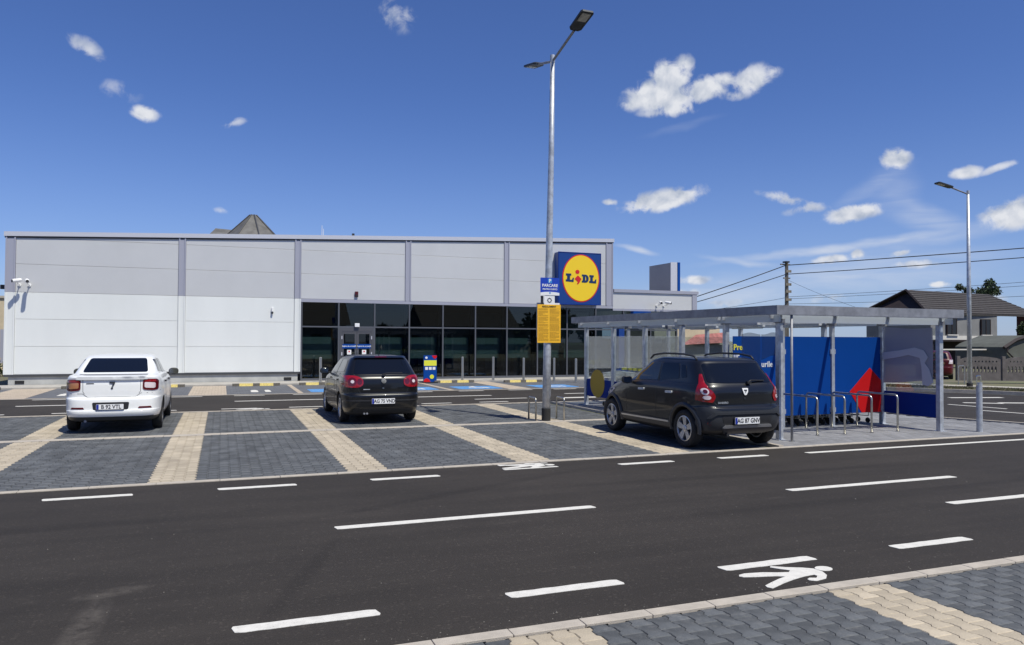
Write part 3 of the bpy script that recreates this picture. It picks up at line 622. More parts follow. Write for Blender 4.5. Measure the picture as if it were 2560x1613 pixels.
for b in range(5):
    x0, x1 = PIL[b][1], PIL[b + 1][0]
    zs = JZ if b < 2 else JZ[3:]
    for k, z0 in enumerate(zs):
        top = k == len(zs) - 1
        if z0 == JZ[-1] and capz(x1) - .22 < z0: continue
        z1 = (JZ + [99])[JZ.index(z0) + 1]
        ta, tb = capz(x0) - .2, capz(x1) - .2
        poly = [(x0 + .006, z0 + .0045), (x1 - .006, z0 + .0045)]
        if z1 < min(ta, tb): poly += [(x1 - .006, z1 - .0045), (x0 + .006, z1 - .0045)]
        elif ta > z0 + .03: poly += [(x1 - .006, min(z1 - .0045, tb)), (x0 + .006, min(z1 - .0045, ta))]
        else:
            xs_ = (z0 + .0045 + .2 - 6.105) / .0415; poly = [(xs_, z0 + .0045), (x1 - .006, z0 + .0045), (x1 - .006, tb)]
        mb = MB(); mb.xprism(poly, FY - .0, FY + .1)
        part('wall_panel', mb, M['white'] if z0 < 3.5 else M['silver'], bevel=.004)
for k, (x0, x1) in enumerate(PIL):
    zt0, zt1 = capz(x0) - .19, capz(x1) - .19
    mb = MB()
    for a, b_, yy in ((x0, x0 + .05, FY - .045), (x0 + .05, x1 - .05, FY - .02), (x1 - .05, x1, FY - .045)):
        mb.xprism([(a, 3.54), (b_, 3.54), (b_, zt1), (a, zt0)], yy, FY + .11)
    part('pilaster_trim', mb, M['trim'])
    if k < 3:
        mb = MB()
        for a, b_, yy in ((x0, x0 + .05, FY - .04), (x0 + .05, x1 - .05, FY - .018), (x1 - .05, x1, FY - .04)): mb.box(a, b_, yy, FY + .11, .45, 3.535)
        part('pilaster_trim', mb, M['white'])
mb = MB(); mb.xprism([(-7.62, capz(-7.62) - .17), (18.05, capz(18.05) - .17), (18.05, capz(18.05)), (-7.62, capz(-7.62))], FY - .07, FY + .35); part('coping', mb, M['trimlight'])
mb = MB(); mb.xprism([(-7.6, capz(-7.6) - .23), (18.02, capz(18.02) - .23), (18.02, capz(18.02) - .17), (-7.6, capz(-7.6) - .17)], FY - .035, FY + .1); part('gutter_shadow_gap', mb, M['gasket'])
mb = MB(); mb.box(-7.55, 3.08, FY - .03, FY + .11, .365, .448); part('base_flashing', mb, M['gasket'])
mb = MB(); mb.box(-7.42, 3.0, FY + .03, FY + .3, 0, .37); part('plinth', mb, M['plinth'])
for x0 in (-7.2, 2.45):
    mb = MB(); mb.box(x0, x0 + .3, FY + .012, FY + .05, .10, .22); part('air_brick', mb, M['dark'])
mb = MB(); mb.box(3.08, 18.0, FY - .03, FY + .12, 3.40, 3.535); part('soffit_flashing', mb, M['trim'])
# low wing
mb = MB(); mb.box(18.02, 22.62, FY + .0, FY + .1, 3.40, 4.21); part('wall_panel', mb, M['silver'], bevel=.006)
mb = MB(); mb.box(22.62, 22.9, FY - .04, FY + .12, 3.38, 4.21); part('pilaster_trim', mb, M['trim'])
mb = MB(); mb.box(18.05, 22.98, FY - .06, FY + 12, 4.215, 4.37); part('coping', mb, M['trim'])
mb = MB(); mb.box(22.78, 22.9, FY + .12, FY + 12, 3.4, 4.21); part('wall', mb, M['silver'])
mb = MB(); mb.box(18.0, 22.95, FY - .03, FY + 12, 3.30, 3.395); part('soffit', mb, M['trim'])
# glazing
MX = [3.14 + 1.547 * i for i in range(13)]
TZ = 2.36
for i, x in enumerate(MX):
    mb = MB(); mb.box(x - .03, x + .03, FY - .02, FY + .12, .06, 3.40); part('mullion', mb, M['mullion'])
for i in range(12):
    x0, x1 = MX[i] + .03, MX[i + 1] - .03
    mb = MB(); mb.box(x0, x1, FY - .015, FY + .1, TZ - .03, TZ + .03); part('transom', mb, M['mullion'])
    mb = MB(); mb.box(x0, x1, FY + .03, FY + .045, TZ + .03, 3.40); part('glass_pane', mb, M['shopglass'])
    if i != 1:
        mb = MB(); mb.box(x0, x1, FY - .015, FY + .1, .06, .16); part('sill_rail', mb, M['mullion'])
        mb = MB(); mb.box(x0, x1, FY + .03, FY + .045, .16, TZ - .03); part('glass_pane', mb, M['shopglass'])
# interior seen dimly through the glass
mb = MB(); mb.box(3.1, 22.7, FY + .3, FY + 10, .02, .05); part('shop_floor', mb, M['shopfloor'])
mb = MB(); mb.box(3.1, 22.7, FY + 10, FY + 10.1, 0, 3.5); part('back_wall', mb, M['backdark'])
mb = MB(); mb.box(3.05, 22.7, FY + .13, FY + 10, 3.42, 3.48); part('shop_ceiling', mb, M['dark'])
for x in (MX[0], MX[3] , MX[4], MX[5], MX[6], MX[7], MX[9], MX[11]):
    mb = MB(); mb.box(x - .16, x + .02, FY + .2, FY + .42, .05, 3.42); part('column', mb, M['blk'])
for i in range(12):
    if i == 1: continue
    mb = MB(); mb.box(MX[i] + .08, MX[i + 1] - .2, FY + .5, FY + .54, .98, 1.92); part('window_film', mb, M['film'])
for x0, x1, y0, h in ((3.5, 7.5, 2.2, 1.6), (8.2, 12.5, 3.0, 1.7), (13, 17, 2.4, 1.5), (17.5, 20.5, 3.2, 1.8)):
    mb = MB()
    for k in range(6): mb.box(x0 + (x1 - x0) * k / 6, x0 + (x1 - x0) * (k + .85) / 6, FY + y0, FY + y0 + .6, .05, h * (.8 + .2 * ((k * 7) % 3) / 2))
    part('shop_shelf', mb, M['shelfgreen'])
# emergency double door
DX0, DX1 = MX[1] + .03, MX[2] - .03
dm = (DX0 + DX1) / 2
mb = MB(); mb.box(DX0, DX0 + .1, FY - .03, FY + .1, .06, TZ - .03); mb.box(DX1 - .1, DX1, FY - .03, FY + .1, .06, TZ - .03); mb.box(DX0 + .1, DX1 - .1, FY - .03, FY + .1, TZ - .2, TZ - .03); part('door_frame', mb, M['doorframe'])
for s_ in (0, 1):
    a, b_ = (DX0 + .105, dm - .004) if s_ == 0 else (dm + .004, DX1 - .105)
    mb = MB(); fw = .085
    mb.box(a, a + fw, FY - .02, FY + .05, .07, TZ - .205); mb.box(b_ - fw, b_, FY - .02, FY + .05, .07, TZ - .205); mb.box(a + fw, b_ - fw, FY - .02, FY + .05, .07, .2); mb.box(a + fw, b_ - fw, FY - .02, FY + .05, TZ - .3, TZ - .205)
    door = part('door', mb, M['doorframe'])
    mb = MB(); mb.box(a + fw, b_ - fw, FY + .01, FY + .02, .2, TZ - .3); part('pane', mb, M['shopglass'], door)
    mb = MB(); mb.tube([(a + .04 if s_ else b_ - .04, FY - .07, .95), (a + .04 if s_ else b_ - .04, FY - .07, 1.35)], .015); part('handle', mb, M['stainless'], door)
    for zz in (.5, 1.2, 1.9):
        mb = MB(); mb.box((b_ - .02) if s_ else a - .02, (b_ + .02) if s_ else a + .02, FY - .05, FY - .02, zz - .07, zz + .07); part('hinge', mb, M['trimlight'], door)
    mb = MB(); mb.box(a + .03, b_ - .03, FY - .028, FY - .021, 1.43, 1.62); part('notice', mb, M['boardblue'], door, label='blue door notice')
    link('lettering', text_mesh('lettering', 'Ieșire de urgență', .085, M['signwhite'], .001, .0015), door, ((a + b_) / 2 - SX, -.03, 1.53), rot=FRONT)
    mb = MB(); mb.box((a + b_) / 2 - .09, (a + b_) / 2 + .09, FY - .027, FY - .021, 1.17, 1.37); mb.m = 1; mb.prism([], 0, 0) if False else None
    part('notice', mb, M['signwhite'], door, label='small white notice with red mark')
    mb = MB(); mb.box((a + b_) / 2 - .03, (a + b_) / 2 + .03, FY - .031, FY - .027, 1.27, 1.33); part('red_mark', mb, M['printred'], door)
mb = MB(); mb.box(dm - .1, dm + .1, FY - .12, FY - .03, TZ + .0, TZ + .16); part('door_lamp', mb, M['signwhite'], bevel=.01)
# blue entrance portal to the right, behind the cart shelter
mb = MB(); mb.box(19.0, 20.0, FY - .3, FY - .02, 2.45, 3.28); part('entrance_panel', mb, M['boardblue'], label='blue panel over the shop entrance')
mb = MB(); mb.box(18.2, 18.5, FY - .28, FY - .02, .06, 2.4); part('entrance_panel', mb, M['lidlblue'])
# small items fixed to the wall
def security_camera(loc, yaw, label):
    t = empty('security_camera', loc, label, 'camera', 'white security cameras on the shop wall')
    MB().tube([(0, .38, -.12), (0, .30, -.10), (0, .12, -.10), (0, 0, -.03)], .018, 6).build('bracket', M['signwhite'], t)
    MB().lathe([(.06, .36), (.06, .39)], 12, 'y', (0, 0, -.12)).build('base', M['signwhite'], t)
    c, s_ = math.cos(yaw), math.sin(yaw)
    mb = MB(); mb.lathe([(.0, -.17), (.065, -.17), (.072, -.13), (.066, .12), (.04, .16), (0, .17)], 14, 'y', (0, 0, .02))
    mb.v = [(x * c - y * s_, x * s_ + y * c, z + (y * .18)) for x, y, z in mb.v]; mb.build('housing', M['signwhite'], t, smooth=True)
    mb = MB(); mb.lathe([(0, -.178), (.055, -.178), (.055, -.165)], 12, 'y', (0, 0, .02)); mb.v = [(x * c - y * s_, x * s_ + y * c, z + (y * .18)) for x, y, z in mb.v]; mb.build('lens', M['blk'], t)
security_camera((-7.1, FY - .4, 3.93), -.9, 'left one of two white security cameras on the left end of the wall')
security_camera((-6.78, FY - .4, 3.93), .25, 'right one of two white security cameras on the left end of the wall')
security_camera((20.5, FY - .4, 3.72), -.3, 'left one of two white security cameras on the low wing')
security_camera((20.92, FY - .4, 3.72), .6, 'right one of two white security cameras on the low wing')
t = empty('alarm_siren', (5.43, FY - .02, 3.78), 'small dark red alarm siren above the glass front', 'alarm')
MB().box(-.07, .07, -.07, .02, -.12, .12).build('housing', M['carred'], t, bevel=.012)
MB().box(-.05, .05, -.085, -.07, -.1, -.02).build('flash_lamp', M['blk'], t)
t = empty('outdoor_sensor', (1.95, FY, 3.02), 'little white sensor on the white wall left of the glass', 'sensor')
MB().box(-.035, .035, -.09, 0, -.06, .12).build('housing', M['signwhite'], t, bevel=.01)
MB().lathe([(.03, -.1), (.045, -.04), (.03, 0)], 10, 'z', (0, -.07, -.05)).build('lens', M['blk'], t)
for x, lab in ((-8.0, 'upper'),):
    t = empty('floodlight', (-7.62, FY + .6, 3.75), 'dark floodlight on the left end wall', 'light')
    MB().box(-.22, -.02, -.1, .1, -.08, .08).build('housing', M['blk'], t)
    MB().box(-.06, .1, -.02, .02, -.03, .03).build('bracket', M['galvdark'], t)
# logo sign
sg = empty('logo_sign', (15.97, FY, 4.78), 'square blue box sign with a yellow disc and red and navy lettering', 'sign')
MB().box(-1.125, 1.125, -.46, 0, -1.245, 1.245).build('box', M['lidlblue'], sg, bevel=.015)
mb = MB()
for a in (-1.0,):
    mb.box(-1.135, -1.105, -.475, -.44, -1.255, 1.255); mb.box(1.105, 1.135, -.475, -.44, -1.255, 1.255); mb.box(-1.105, 1.105, -.475, -.44, -1.255, -1.225); mb.box(-1.105, 1.105, -.475, -.44, 1.225, 1.255)
mb.build('edge_frame', M['panelblue'], sg)
def disc(name, rx, rz, y0, mat, cx=.06, cz=.02): 
    o_ = MB().xprism(circle(cx, cz, rx, rz, 72), y0 - .008, y0).build(name, mat, sg); return o_
disc('red_ring', .985, 1.145, -.461, M['lidlred']); disc('yellow_disc', .935, 1.095, -.469, M['lidlyellow'])
def uv(u, v): return (.06 + u * .935, .02 + v * 1.095)
def glyph(name, polys, mat, z=0): link(name, curve_mesh(name, polys, .005, mat), sg, (0, -.482, 0), rot=FRONT)
LA = [uv(*p) for p in [(-.86, .19), (-.56, .19), (-.56, .10), (-.625, .10), (-.63, -.08), (-.52, -.08), (-.48, .01), (-.41, .01), (-.43, -.175), (-.87, -.155), (-.87, -.07), (-.80, -.07), (-.79, .10), (-.86, .10)]]
glyph('letter', [LA], M['navy'])
glyph('letter', [[uv(.04, .17), uv(.28, .165), uv(.36, .13), uv(.42, .06), uv(.43, -.03), uv(.41, -.11), uv(.34, -.17), uv(.26, -.185), uv(.04, -.18), uv(.04, -.10), uv(.09, -.10), uv(.10, .09), uv(.04, .09)], [uv(.235, .085), uv(.235, -.10), uv(.265, -.09), uv(.285, -.03), uv(.28, .05), uv(.265, .08)]], M['navy'])
LB = [uv(*p) for p in [(.47, .155), (.72, .15), (.72, .065), (.665, .065), (.665, -.11), (.76, -.11), (.80, -.03), (.87, -.03), (.86, -.205), (.46, -.19), (.46, -.105), (.515, -.105), (.52, .07), (.47, .07)]]
glyph('letter', [LB], M['navy'])
glyph('letter', [[uv(-.19, .125), uv(.02, -.03), uv(-.06, -.14), uv(-.13, -.235), uv(-.21, -.275), uv(-.245, -.25), uv(-.195, -.20), uv(-.2, -.155), uv(-.37, -.035)], [uv(*p) for p in circle(-.21, .275, .115, .09, 24)]], M['lidlred'])
# grey side-on sign tower on the roof
tw = empty('roof_sign_tower', (22.5, 36.5, 4.37), 'grey boxed sign rising behind the low wing with a blue face seen edge-on', 'sign')
MB().box(.78, 1.16, -.5, 1.75, 0, 1.80).build('body', M['towergrey'], tw)
MB().box(.77, .785, -.46, 1.72, .05, 1.76).build('cladding_panel', M['towergrey'], tw)
MB().box(.76, 1.18, -.54, -.502, 0, 1.83).build('corner_trim', M['trimlight'], tw)
MB().box(1.20, 1.36, -.56, 1.8, 0, 1.83).build('sign_face', M['boardblue'], tw)
# lightning rods on the roof
for x, y, h, lab in ((4.3, 36, .65, 'thin lightning rod on the roof above the door'), (4.55, 37.5, .7, 'second thin lightning rod beside the first')):
    t = empty('lightning_rod', (x, y, capz(x) - .1), lab, 'rod', 'lightning rods on the shop roof')
    MB().tube([(0, 0, 0), (0, 0, h + .3)], [.022, .01], 6).build('rod', M['signwhite'], t); MB().box(-.12, .12, -.12, .12, 0, .08).build('base', M['kerb'], t)
MB_ = MB().box(-.05, .05, -.05, .05, 0, .12)
t = MB_.build('roof_vent', M['blk'], None, loc=(5.3, FY + .2, capz(5.3))); t['label'] = 'small dark cap sticking up on the roof edge above the siren'; t['category'] = 'vent'

# bollards along the glass
def bollard(loc, label, h=1.0, r=.055, group='stainless bollards in front of the shop glass'):
    t = empty('bollard', loc, label, 'bollard', group)
    MB().tube([(0, 0, 0), (0, 0, h)], r, 16).build('post', M['stainless'], t, smooth=False); MB().lathe([(r * 1.02, h), (r * 1.02, h + .012), (r * .6, h + .03), (0, h + .033)], 16).build('cap', M['stainless'], t); MB().lathe([(r * 1.7, 0), (r * 1.7, .012), (r, .014)], 16).build('foot_plate', M['stainless'], t)
for x, y, lab in ((3.8, 31.8, 'steel bollard left of the emergency door'), (6.75, 31.6, 'steel bollard hidden behind the black hatchback'), (9.8, 31.5, 'steel bollard right of the blue info stand'), (11.15, 31.3, 'steel bollard in line with the cream stripe'), (12.55, 31.2, 'steel bollard left of the lamp post'), (13.9, 30.9, 'steel bollard right of the lamp post'), (14.35, 29.6, 'steel bollard nearest the cart shelter')):
    bollard((x, y, .06 if y > 31.2 else .01), lab)
# info stand
t = empty('info_stand', (8.2, 30.95, .01), 'blue upright info stand with yellow band and red corner at the shop front', 'sign')
MB().xprism(rrect(-.28, .28, .02, 1.16, .03), -.04, .04).build('panel', M['boardblue'], t)
MB().box(-.3, .3, -.18, .18, 0, .04).build('foot', M['blk'], t)
MB().box(-.27, .27, -.047, -.041, .72, .95).build('yellow_band', M['limeyellow'], t)
for x in (-.16, 0, .16): MB().box(x - .06, x + .06, -.047, -.041, .55, .67).build('pictogram', M['signwhite'], t)
MB().xprism([(-.28, .02), (.02, .02), (-.04, .14), (-.15, .2), (-.24, .16), (-.28, .1)], -.047, -.041).build('red_corner', M['printred'], t)
MB().xprism([(.06, 1.15), (.28, 1.15), (.28, 1.08), (.18, 1.0)], -.047, -.041).build('red_tip', M['printred'], t)
MB().xprism(circle(.07, .26, .09, None, 20), -.047, -.041).build('lemon_dot', M['limeyellow'], t); MB().xprism(circle(-.17, 1.06, .05, None, 14), -.047, -.041).build('white_dot', M['signwhite'], t)
# wheel stops
def wheel_stop(xc, y, lab, w=1.75):
    t = empty('wheel_stop', (xc, y, .006), lab, 'wheel stop', 'yellow and black wheel stops in the shop bays')
    prof = [(-.07, 0), (.07, 0), (.045, .10), (-.045, .10)]
    n = 7
    for k in range(n):
        a, b_ = -w / 2 + w * k / n, -w / 2 + w * (k + 1) / n
        mb = MB(); mb.add([(a, py, pz) for py, pz in prof] + [(b_, py, pz) for py, pz in prof], [(0, 1, 2, 3), (7, 6, 5, 4), (0, 4, 5, 1), (1, 5, 6, 2), (2, 6, 7, 3), (3, 7, 4, 0)])
        mb.build('segment', M['stopdark'] if k in (0, 3, 6) else M['yellowrub'], t)
for x, y, lab in ((-8.05, 30.95, 'wheel stop at the far left edge'), (-4.45, 30.95, 'wheel stop behind the white saloon, left part'), (-2.15, 30.95, 'wheel stop ending right of the white saloon'), (1.27, 30.9, 'wheel stop in front of the white wall end'), (3.75, 30.9, 'wheel stop left of the black hatchback'), (6.6, 30.9, 'wheel stop left of the info stand'), (9.25, 30.9, 'wheel stop right of the info stand'), (12.2, 30.4, 'wheel stop left of the lamp post')):
    wheel_stop(x, y, lab)

# ================================================================== CART SHELTER
sx0, sx1, sy0, sy1 = 9.74, 13.84, 11.4, 19.4
sh_ = empty('cart_shelter', (9.74, 11.4, 0), 'galvanised steel cart shelter with flat roof and blue side panels', 'shelter')
def sp(name, mb, mats, parent=None, **k):
    mb.v = [(x - 9.74, y - 11.4, z) for x, y, z in mb.v]; return mb.build(name, mats, parent or sh_, **k)
posts = [(sx0, 11.4 + 1.6 * i) for i in range(6)] + [(sx1, 11.4 + 1.6 * i) for i in range(6) if i != 1] + [(sx1, 12.85), (12.4, 12.85), (11.05, 12.85), (11.1, 19.4), (12.47, 19.4)]
for x, y in posts:
    w = .05 if x in (sx0, sx1) else .042
    p_ = sp('post', MB().box(x - w, x + w, y - w, y + w, .0, 2.19), M['galv'], bevel=.006)
    sp('foot_plate', MB().box(x - w - .04, x + w + .04, y - w - .04, y + w + .04, .004, .014), M['galv'], p_)
    sp('cap_bracket', MB().box(x - .075, x + .075, y - .075, y + .075, 2.19, 2.26), M['galvdark'], p_)
# roof: perimeter fascia, purlins, corrugated sheet
fx0, fx1, fy0, fy1 = 9.42, 14.15, 11.08, 19.75
sp('fascia', MB().box(fx0, fx1, fy0, fy0 + .03, 2.33, 2.50), M['galvdark']); sp('fascia', MB().box(fx0, fx0 + .03, fy0 + .032, fy1, 2.33, 2.50), M['galvdark'])
sp('fascia', MB().box(fx1 - .03, fx1, fy0 + .032, fy1, 2.33, 2.50), M['galvdark']); sp('fascia', MB().box(fx0 + .032, fx1 - .032, fy1 - .03, fy1, 2.33, 2.50), M['galvdark'])
sp('roof_sheet', MB().box(fx0 + .035, fx1 - .035, fy0 + .035, fy1 - .035, 2.415, 2.423), M['polycarb'])
for y in [11.4 + 1.6 * i for i in range(6)] + [12.85]: sp('beam', MB().box(fx0 + .1, fx1 - .1, y - .025, y + .025, 2.265, 2.335), M['galv'])
for x in (sx0, 11.05, 12.4, sx1): sp('rafter', MB().box(x - .04, x + .04, fy0 + .1, fy1 - .1, 2.35, 2.398), M['galv'])
for x in (9.60, 13.98): sp('valance_sheet', MB().box(x - .004, x + .004, fy0 + .12, fy1 - .1, 2.20, 2.325), M['translucent'])
sp('valance_sheet', MB().box(fx0 + .25, fx1 - .25, 11.352, 11.36, 2.19, 2.325), M['translucent'])
sp('valance_sheet', MB().box(fx0 + .25, fx1 - .25, 19.44, 19.448, 2.19, 2.325), M['translucent'])
for y0 in (13.4, 15.3, 17.2):
    for x in (10.9, 12.6):
        tl = sp('tube_light', MB().box(x - .04, x + .04, y0, y0 + 1.3, 2.20, 2.245), M['roofwhite']); sp('tube', MB().tube([(x, y0 + .05, 2.17), (x, y0 + 1.25, 2.17)], .018, 8), M['tube'], tl)
# full-height blue boards across the shelter
def board(x0, x1, lab=None): return sp('blue_board', MB().box(x0, x1, 12.84, 12.86, .27, 1.94), M['boardblue'], **({'label': lab} if lab else {}))
board(9.80, 11.0, 'blue board with yellow and white lettering'); board(11.10, 12.35); b3 = board(12.45, 13.78, 'blue board with a red diamond')
mb = MB(); mb.xprism([(12.88, .74), (13.46, 1.26), (13.78, .98), (13.78, .275), (13.22, .275)], 12.832, 12.8395); sp('red_diamond', mb, M['printred'], b3)
b1 = [c for c in sh_.children if c.name.startswith('blue_board')][0]
def stxt(body, size, mat, x, z, parent, y=12.835, bold=.004, al='LEFT'):
    link('lettering', text_mesh('lettering', body, size, mat, .002, bold, al), parent, (x - 9.74, y - 11.4, z), rot=FRONT)
stxt('Pre', .165, M['txtyellow'], 9.80, 1.71, b1); stxt('ur', .165, M['signwhite'], 9.80, 1.53, b1); stxt('urile', .165, M['signwhite'], 10.50, 1.355, b1)
for x in (11.05, 12.4, 13.84):
    for z in (.36, 1.62):
        for s_ in (-1, 1): sp('clamp', MB().box(x + s_ * .05 - .02, x + s_ * .05 + .02, 12.815, 12.88, z - .05, z + .05), M['galv'])
# low blue panels and glass along the long sides and the back
for i in range(5):
    y0, y1 = 11.4 + 1.6 * i + .06, 11.4 + 1.6 * (i + 1) - .06
    if i != 1:
        if i != 0: sp('low_panel', MB().box(sx0 - .012, sx0 + .012, y0, y1, .27, .75), M['panelblue'])
        if i != 0: sp('side_glass', MB().box(sx0 - .006, sx0 + .006, y0, y1, .78, 1.95), M['plexi'])
    if i != 0: sp('low_panel', MB().box(sx1 - .012, sx1 + .012, y0, y1, .27, .75), M['panelblue']); sp('side_glass', MB().box(sx1 - .006, sx1 + .006, y0, y1, .78, 1.95), M['plexi'])
sp('low_panel', MB().box(sx1 - .012, sx1 + .012, 11.46, 12.79, .27, .75), M['panelblue'])
sp('side_glass', MB().box(sx1 - .006, sx1 + .006, 11.46, 12.79, .78, 2.12), M['plexi'])
for x0, x1 in ((9.8, 11.04), (11.16, 12.41), (12.53, 13.78)):
    sp('low_panel', MB().box(x0, x1, 19.39, 19.41, .27, .75), M['panelblue']); sp('side_glass', MB().box(x0, x1, 19.394, 19.406, .78, 1.95), M['plexi'])
mb = MB(); pts = circle(0, 0, .42, .385, 36); k = 36
mb.add([(sx0 - .02, 18.70 + a, .64 + b_) for a, b_ in pts] + [(sx0 - .013, 18.70 + a, .64 + b_) for a, b_ in pts], [tuple(range(k)), tuple(range(2 * k - 1, k - 1, -1))] + [(i, (i + 1) % k, k + (i + 1) % k, k + i) for i in range(k)])
sp('oval_emblem', mb, M['ochre'])
# protective film still hanging on some panes
def film(name, a, b_, z0, z1, off, mat, axis, wob, seed, lab):
    mb = MB(); nx, nz = 22, 16; rnd = random.Random(seed); ph = [rnd.uniform(0, 6) for _ in range(6)]
    for j in range(nz + 1):
        for i in range(nx + 1):
            u, v = i / nx, j / nz; w = wob * (math.sin(5 * u + ph[0] + 3 * v) + .6 * math.sin(11 * u + ph[1] - 6 * v) + .3 * math.sin(19 * v + ph[2]))
            zz = z0 + (z1 - z0) * v + (1 - v) * .05 * math.sin(3.3 * u + ph[3]) + v * .02 * math.sin(5 * u + ph[4]); q = a + (b_ - a) * u
            p = (off + w, q, zz) if axis == 'x' else (q, off + w, zz); mb.v.append(p)
    for j in range(nz):
        for i in range(nx):
            q = j * (nx + 1) + i; mb.f.append((q, q + 1, q + nx + 2, q + nx + 1)); mb.mi.append(0)
    return sp('protective_film', mb, mat, smooth=True, label=lab)
film('f', 11.52, 12.78, .98, 2.14, 13.80, M['filmgrey'], 'x', .006, 1, 'grey protective film hanging on the right-hand pane')
mb = MB()
fold = [(12.78, 1.60), (12.3, 1.66), (11.95, 1.72), (11.72, 1.66), (11.62, 1.52), (11.70, 1.40), (11.60, 1.28), (11.50, 1.0), (11.62, .92), (11.76, .94), (11.78, 1.3), (11.82, 1.50), (12.1, 1.56), (12.4, 1.50), (12.78, 1.44)]
k = len(fold); mb.add([(13.778, y, z) for y, z in fold] + [(13.790, y, z) for y, z in fold], [tuple(range(k)), tuple(range(2 * k - 1, k - 1, -1))] + [(i, (i + 1) % k, k + (i + 1) % k, k + i) for i in range(k)])
sp('film_fold', mb, M['filmlight'], label='pale folded-over flap of the protective film')
film('g', 11.93, 12.50, 1.0, 1.99, 9.74, M['filmghost'], 'x', .004, 2, 'thin film on the nearest left pane'); film('h', 11.46, 11.90, 1.52, 1.99, 9.735, M['filmghost'], 'x', .004, 4, 'small strip of thin film by the corner post')
for i in (2, 3, 4):
    y0 = 11.4 + 1.6 * i + .1; film('k', y0, y0 + (1.05 if i == 4 else 1.36), 1.06, 1.94, 9.755, M['filmghost'], 'x', .003, 5 + i, 'thin grey film on a left-hand pane')
# shopping carts nested in rows
def make_cart():
    t = empty('shopping_cart', (0, 0, 0), '', 'shopping cart', 'shopping carts nested in rows under the shelter')
    mb = MB()
    bx0, bx1, y0, y1 = -.24, .24, -.42, .42
    for k in range(11):      # long wires
        u = k / 10
        for z, i0, i1 in ((1.0, 0, 0),): pass
    rt = [(-.26, -.42, 1.0), (.26, -.42, 1.0), (.22, .42, .92), (-.22, .42, .92), (-.26, -.42, 1.0)]; mb.tube(rt, .009, 5)
    rb = [(-.22, -.36, .62), (.22, -.36, .62), (.18, .36, .60), (-.18, .36, .60), (-.22, -.36, .62)]; mb.tube(rb, .007, 4)
    for side in range(4):
        n = 14 if side % 2 else 8
        for k in range(n + 1):
            u = k / n; a = Vector(rt[side]).lerp(Vector(rt[side + 1]), u); b_ = Vector(rb[side]).lerp(Vector(rb[side + 1]), u); mb.tube([a, b_], .0065, 3, caps=False)
        for v in (.2, .4, .6, .8):
            a = Vector(rt[side]).lerp(Vector(rb[side]), v); b_ = Vector(rt[side + 1]).lerp(Vector(rb[side + 1]), v); mb.tube([a, b_], .0065, 3, caps=False)
    mb.build('basket', M['cartwire'], t)
    MB().tube([(-.26, -.46, 1.03), (.26, -.46, 1.03)], .016, 6).build('handle', M['boardblue'], t)
    MB().box(-.07, .07, -.50, -.44, 1.02, 1.10).build('coin_lock', M['limeyellow'], t)
    MB().tube([(-.25, -.42, .98), (-.23, -.40, .16), (-.2, .40, .14)], .012, 5).tube([(.25, -.42, .98), (.23, -.40, .16), (.2, .40, .14)], .012, 5).tube([(-.22, -.1, .15), (.22, -.1, .15)], .01, 5).build('chassis', M['stainless'], t)
    wm = MB().lathe([(.02, -.02), (.055, -.02), (.062, 0), (.055, .02), (.02, .02)], 12, 'x').mesh('wheel', M['rubber'])
    for x, y in ((-.23, -.38), (.23, -.38), (-.19, .36), (.19, .36)): link('wheel', wm, t, (x, y, .062))
    return t
cart0 = make_cart(); first = True
for r_, x in enumerate((10.15, 10.8, 11.45, 12.1, 12.75, 13.4)):
    for k in range(17 if r_ < 2 else 14):
        if r_ == 0 and k > 2: 
            y = 14.9 + .27 * (k - 3)
        else: y = 13.45 + .27 * k
        if y > 18.8: continue
        lab = ['shopping cart in the leftmost row, behind the glass side', 'shopping cart in the second row from the left, behind the lettered blue board', 'shopping cart in the row behind the left edge of the plain blue board', 'shopping cart in the row behind the right edge of the plain blue board', 'shopping cart in the row behind the board with the red diamond', 'shopping cart in the last row, next to the right-hand low panels'][r_]
        if first: c = cart0; first = False; c.location = (x, y, .01); c['label'] = lab
        else: copy_tree(cart0, None, (x + random.uniform(-.02, .02), y, .01), random.uniform(-.03, .03), lab)
# bike racks
def hoop_rack(pts, r, loc, label, group, cat='bike rack', name='bike_rack'):
    t = empty(name, loc, label, cat, group); MB().tube(pts, r, 10).build('hoop', M['stainless'], t, smooth=True)
    for p in (pts[0], pts[-1]): MB().lathe([(r * 2, 0), (r * 2, .008), (r, .01)], 12, 'z', (p[0], p[1], 0)).build('foot_plate', M['stainless'], t)
def arch(y0, y1, h, rad, n=6):
    pts = [(0, y0, 0)]
    for i in range(n + 1): a = R(180 - 90 * i / n); pts.append((0, y0 + rad + rad * math.cos(a), h - rad + rad * math.sin(a)))
    for i in range(n + 1): a = R(90 - 90 * i / n); pts.append((0, y1 - rad + rad * math.cos(a), h - rad + rad * math.sin(a)))
    return pts + [(0, y1, 0)]
for x, lab in ((10.88, 'first bike hoop from the steel post, left'), (11.57, 'second bike hoop in the row before the blue boards'), (12.27, 'third bike hoop, overlapping the red diamond'), (12.97, 'rightmost bike hoop of the four')):
    hoop_rack(arch(0, 1.06, .745, .08), .021, (x, 11.66, .006), lab, 'stainless bike hoops under the shelter roof')
for x, y, lab in ((6.72, 15.95, 'low steel guard hoop left of the lamp post foot'), (7.34, 15.75, 'low steel guard hoop right of the lamp post foot')):
    t = empty('guard_hoop', (x, y, .01), lab, 'guard rail', 'steel guard hoops beside the lamp post'); MB().tube(arch(0, .42, .50, .06), .021, 10).build('hoop', M['stainless'], t, smooth=True)
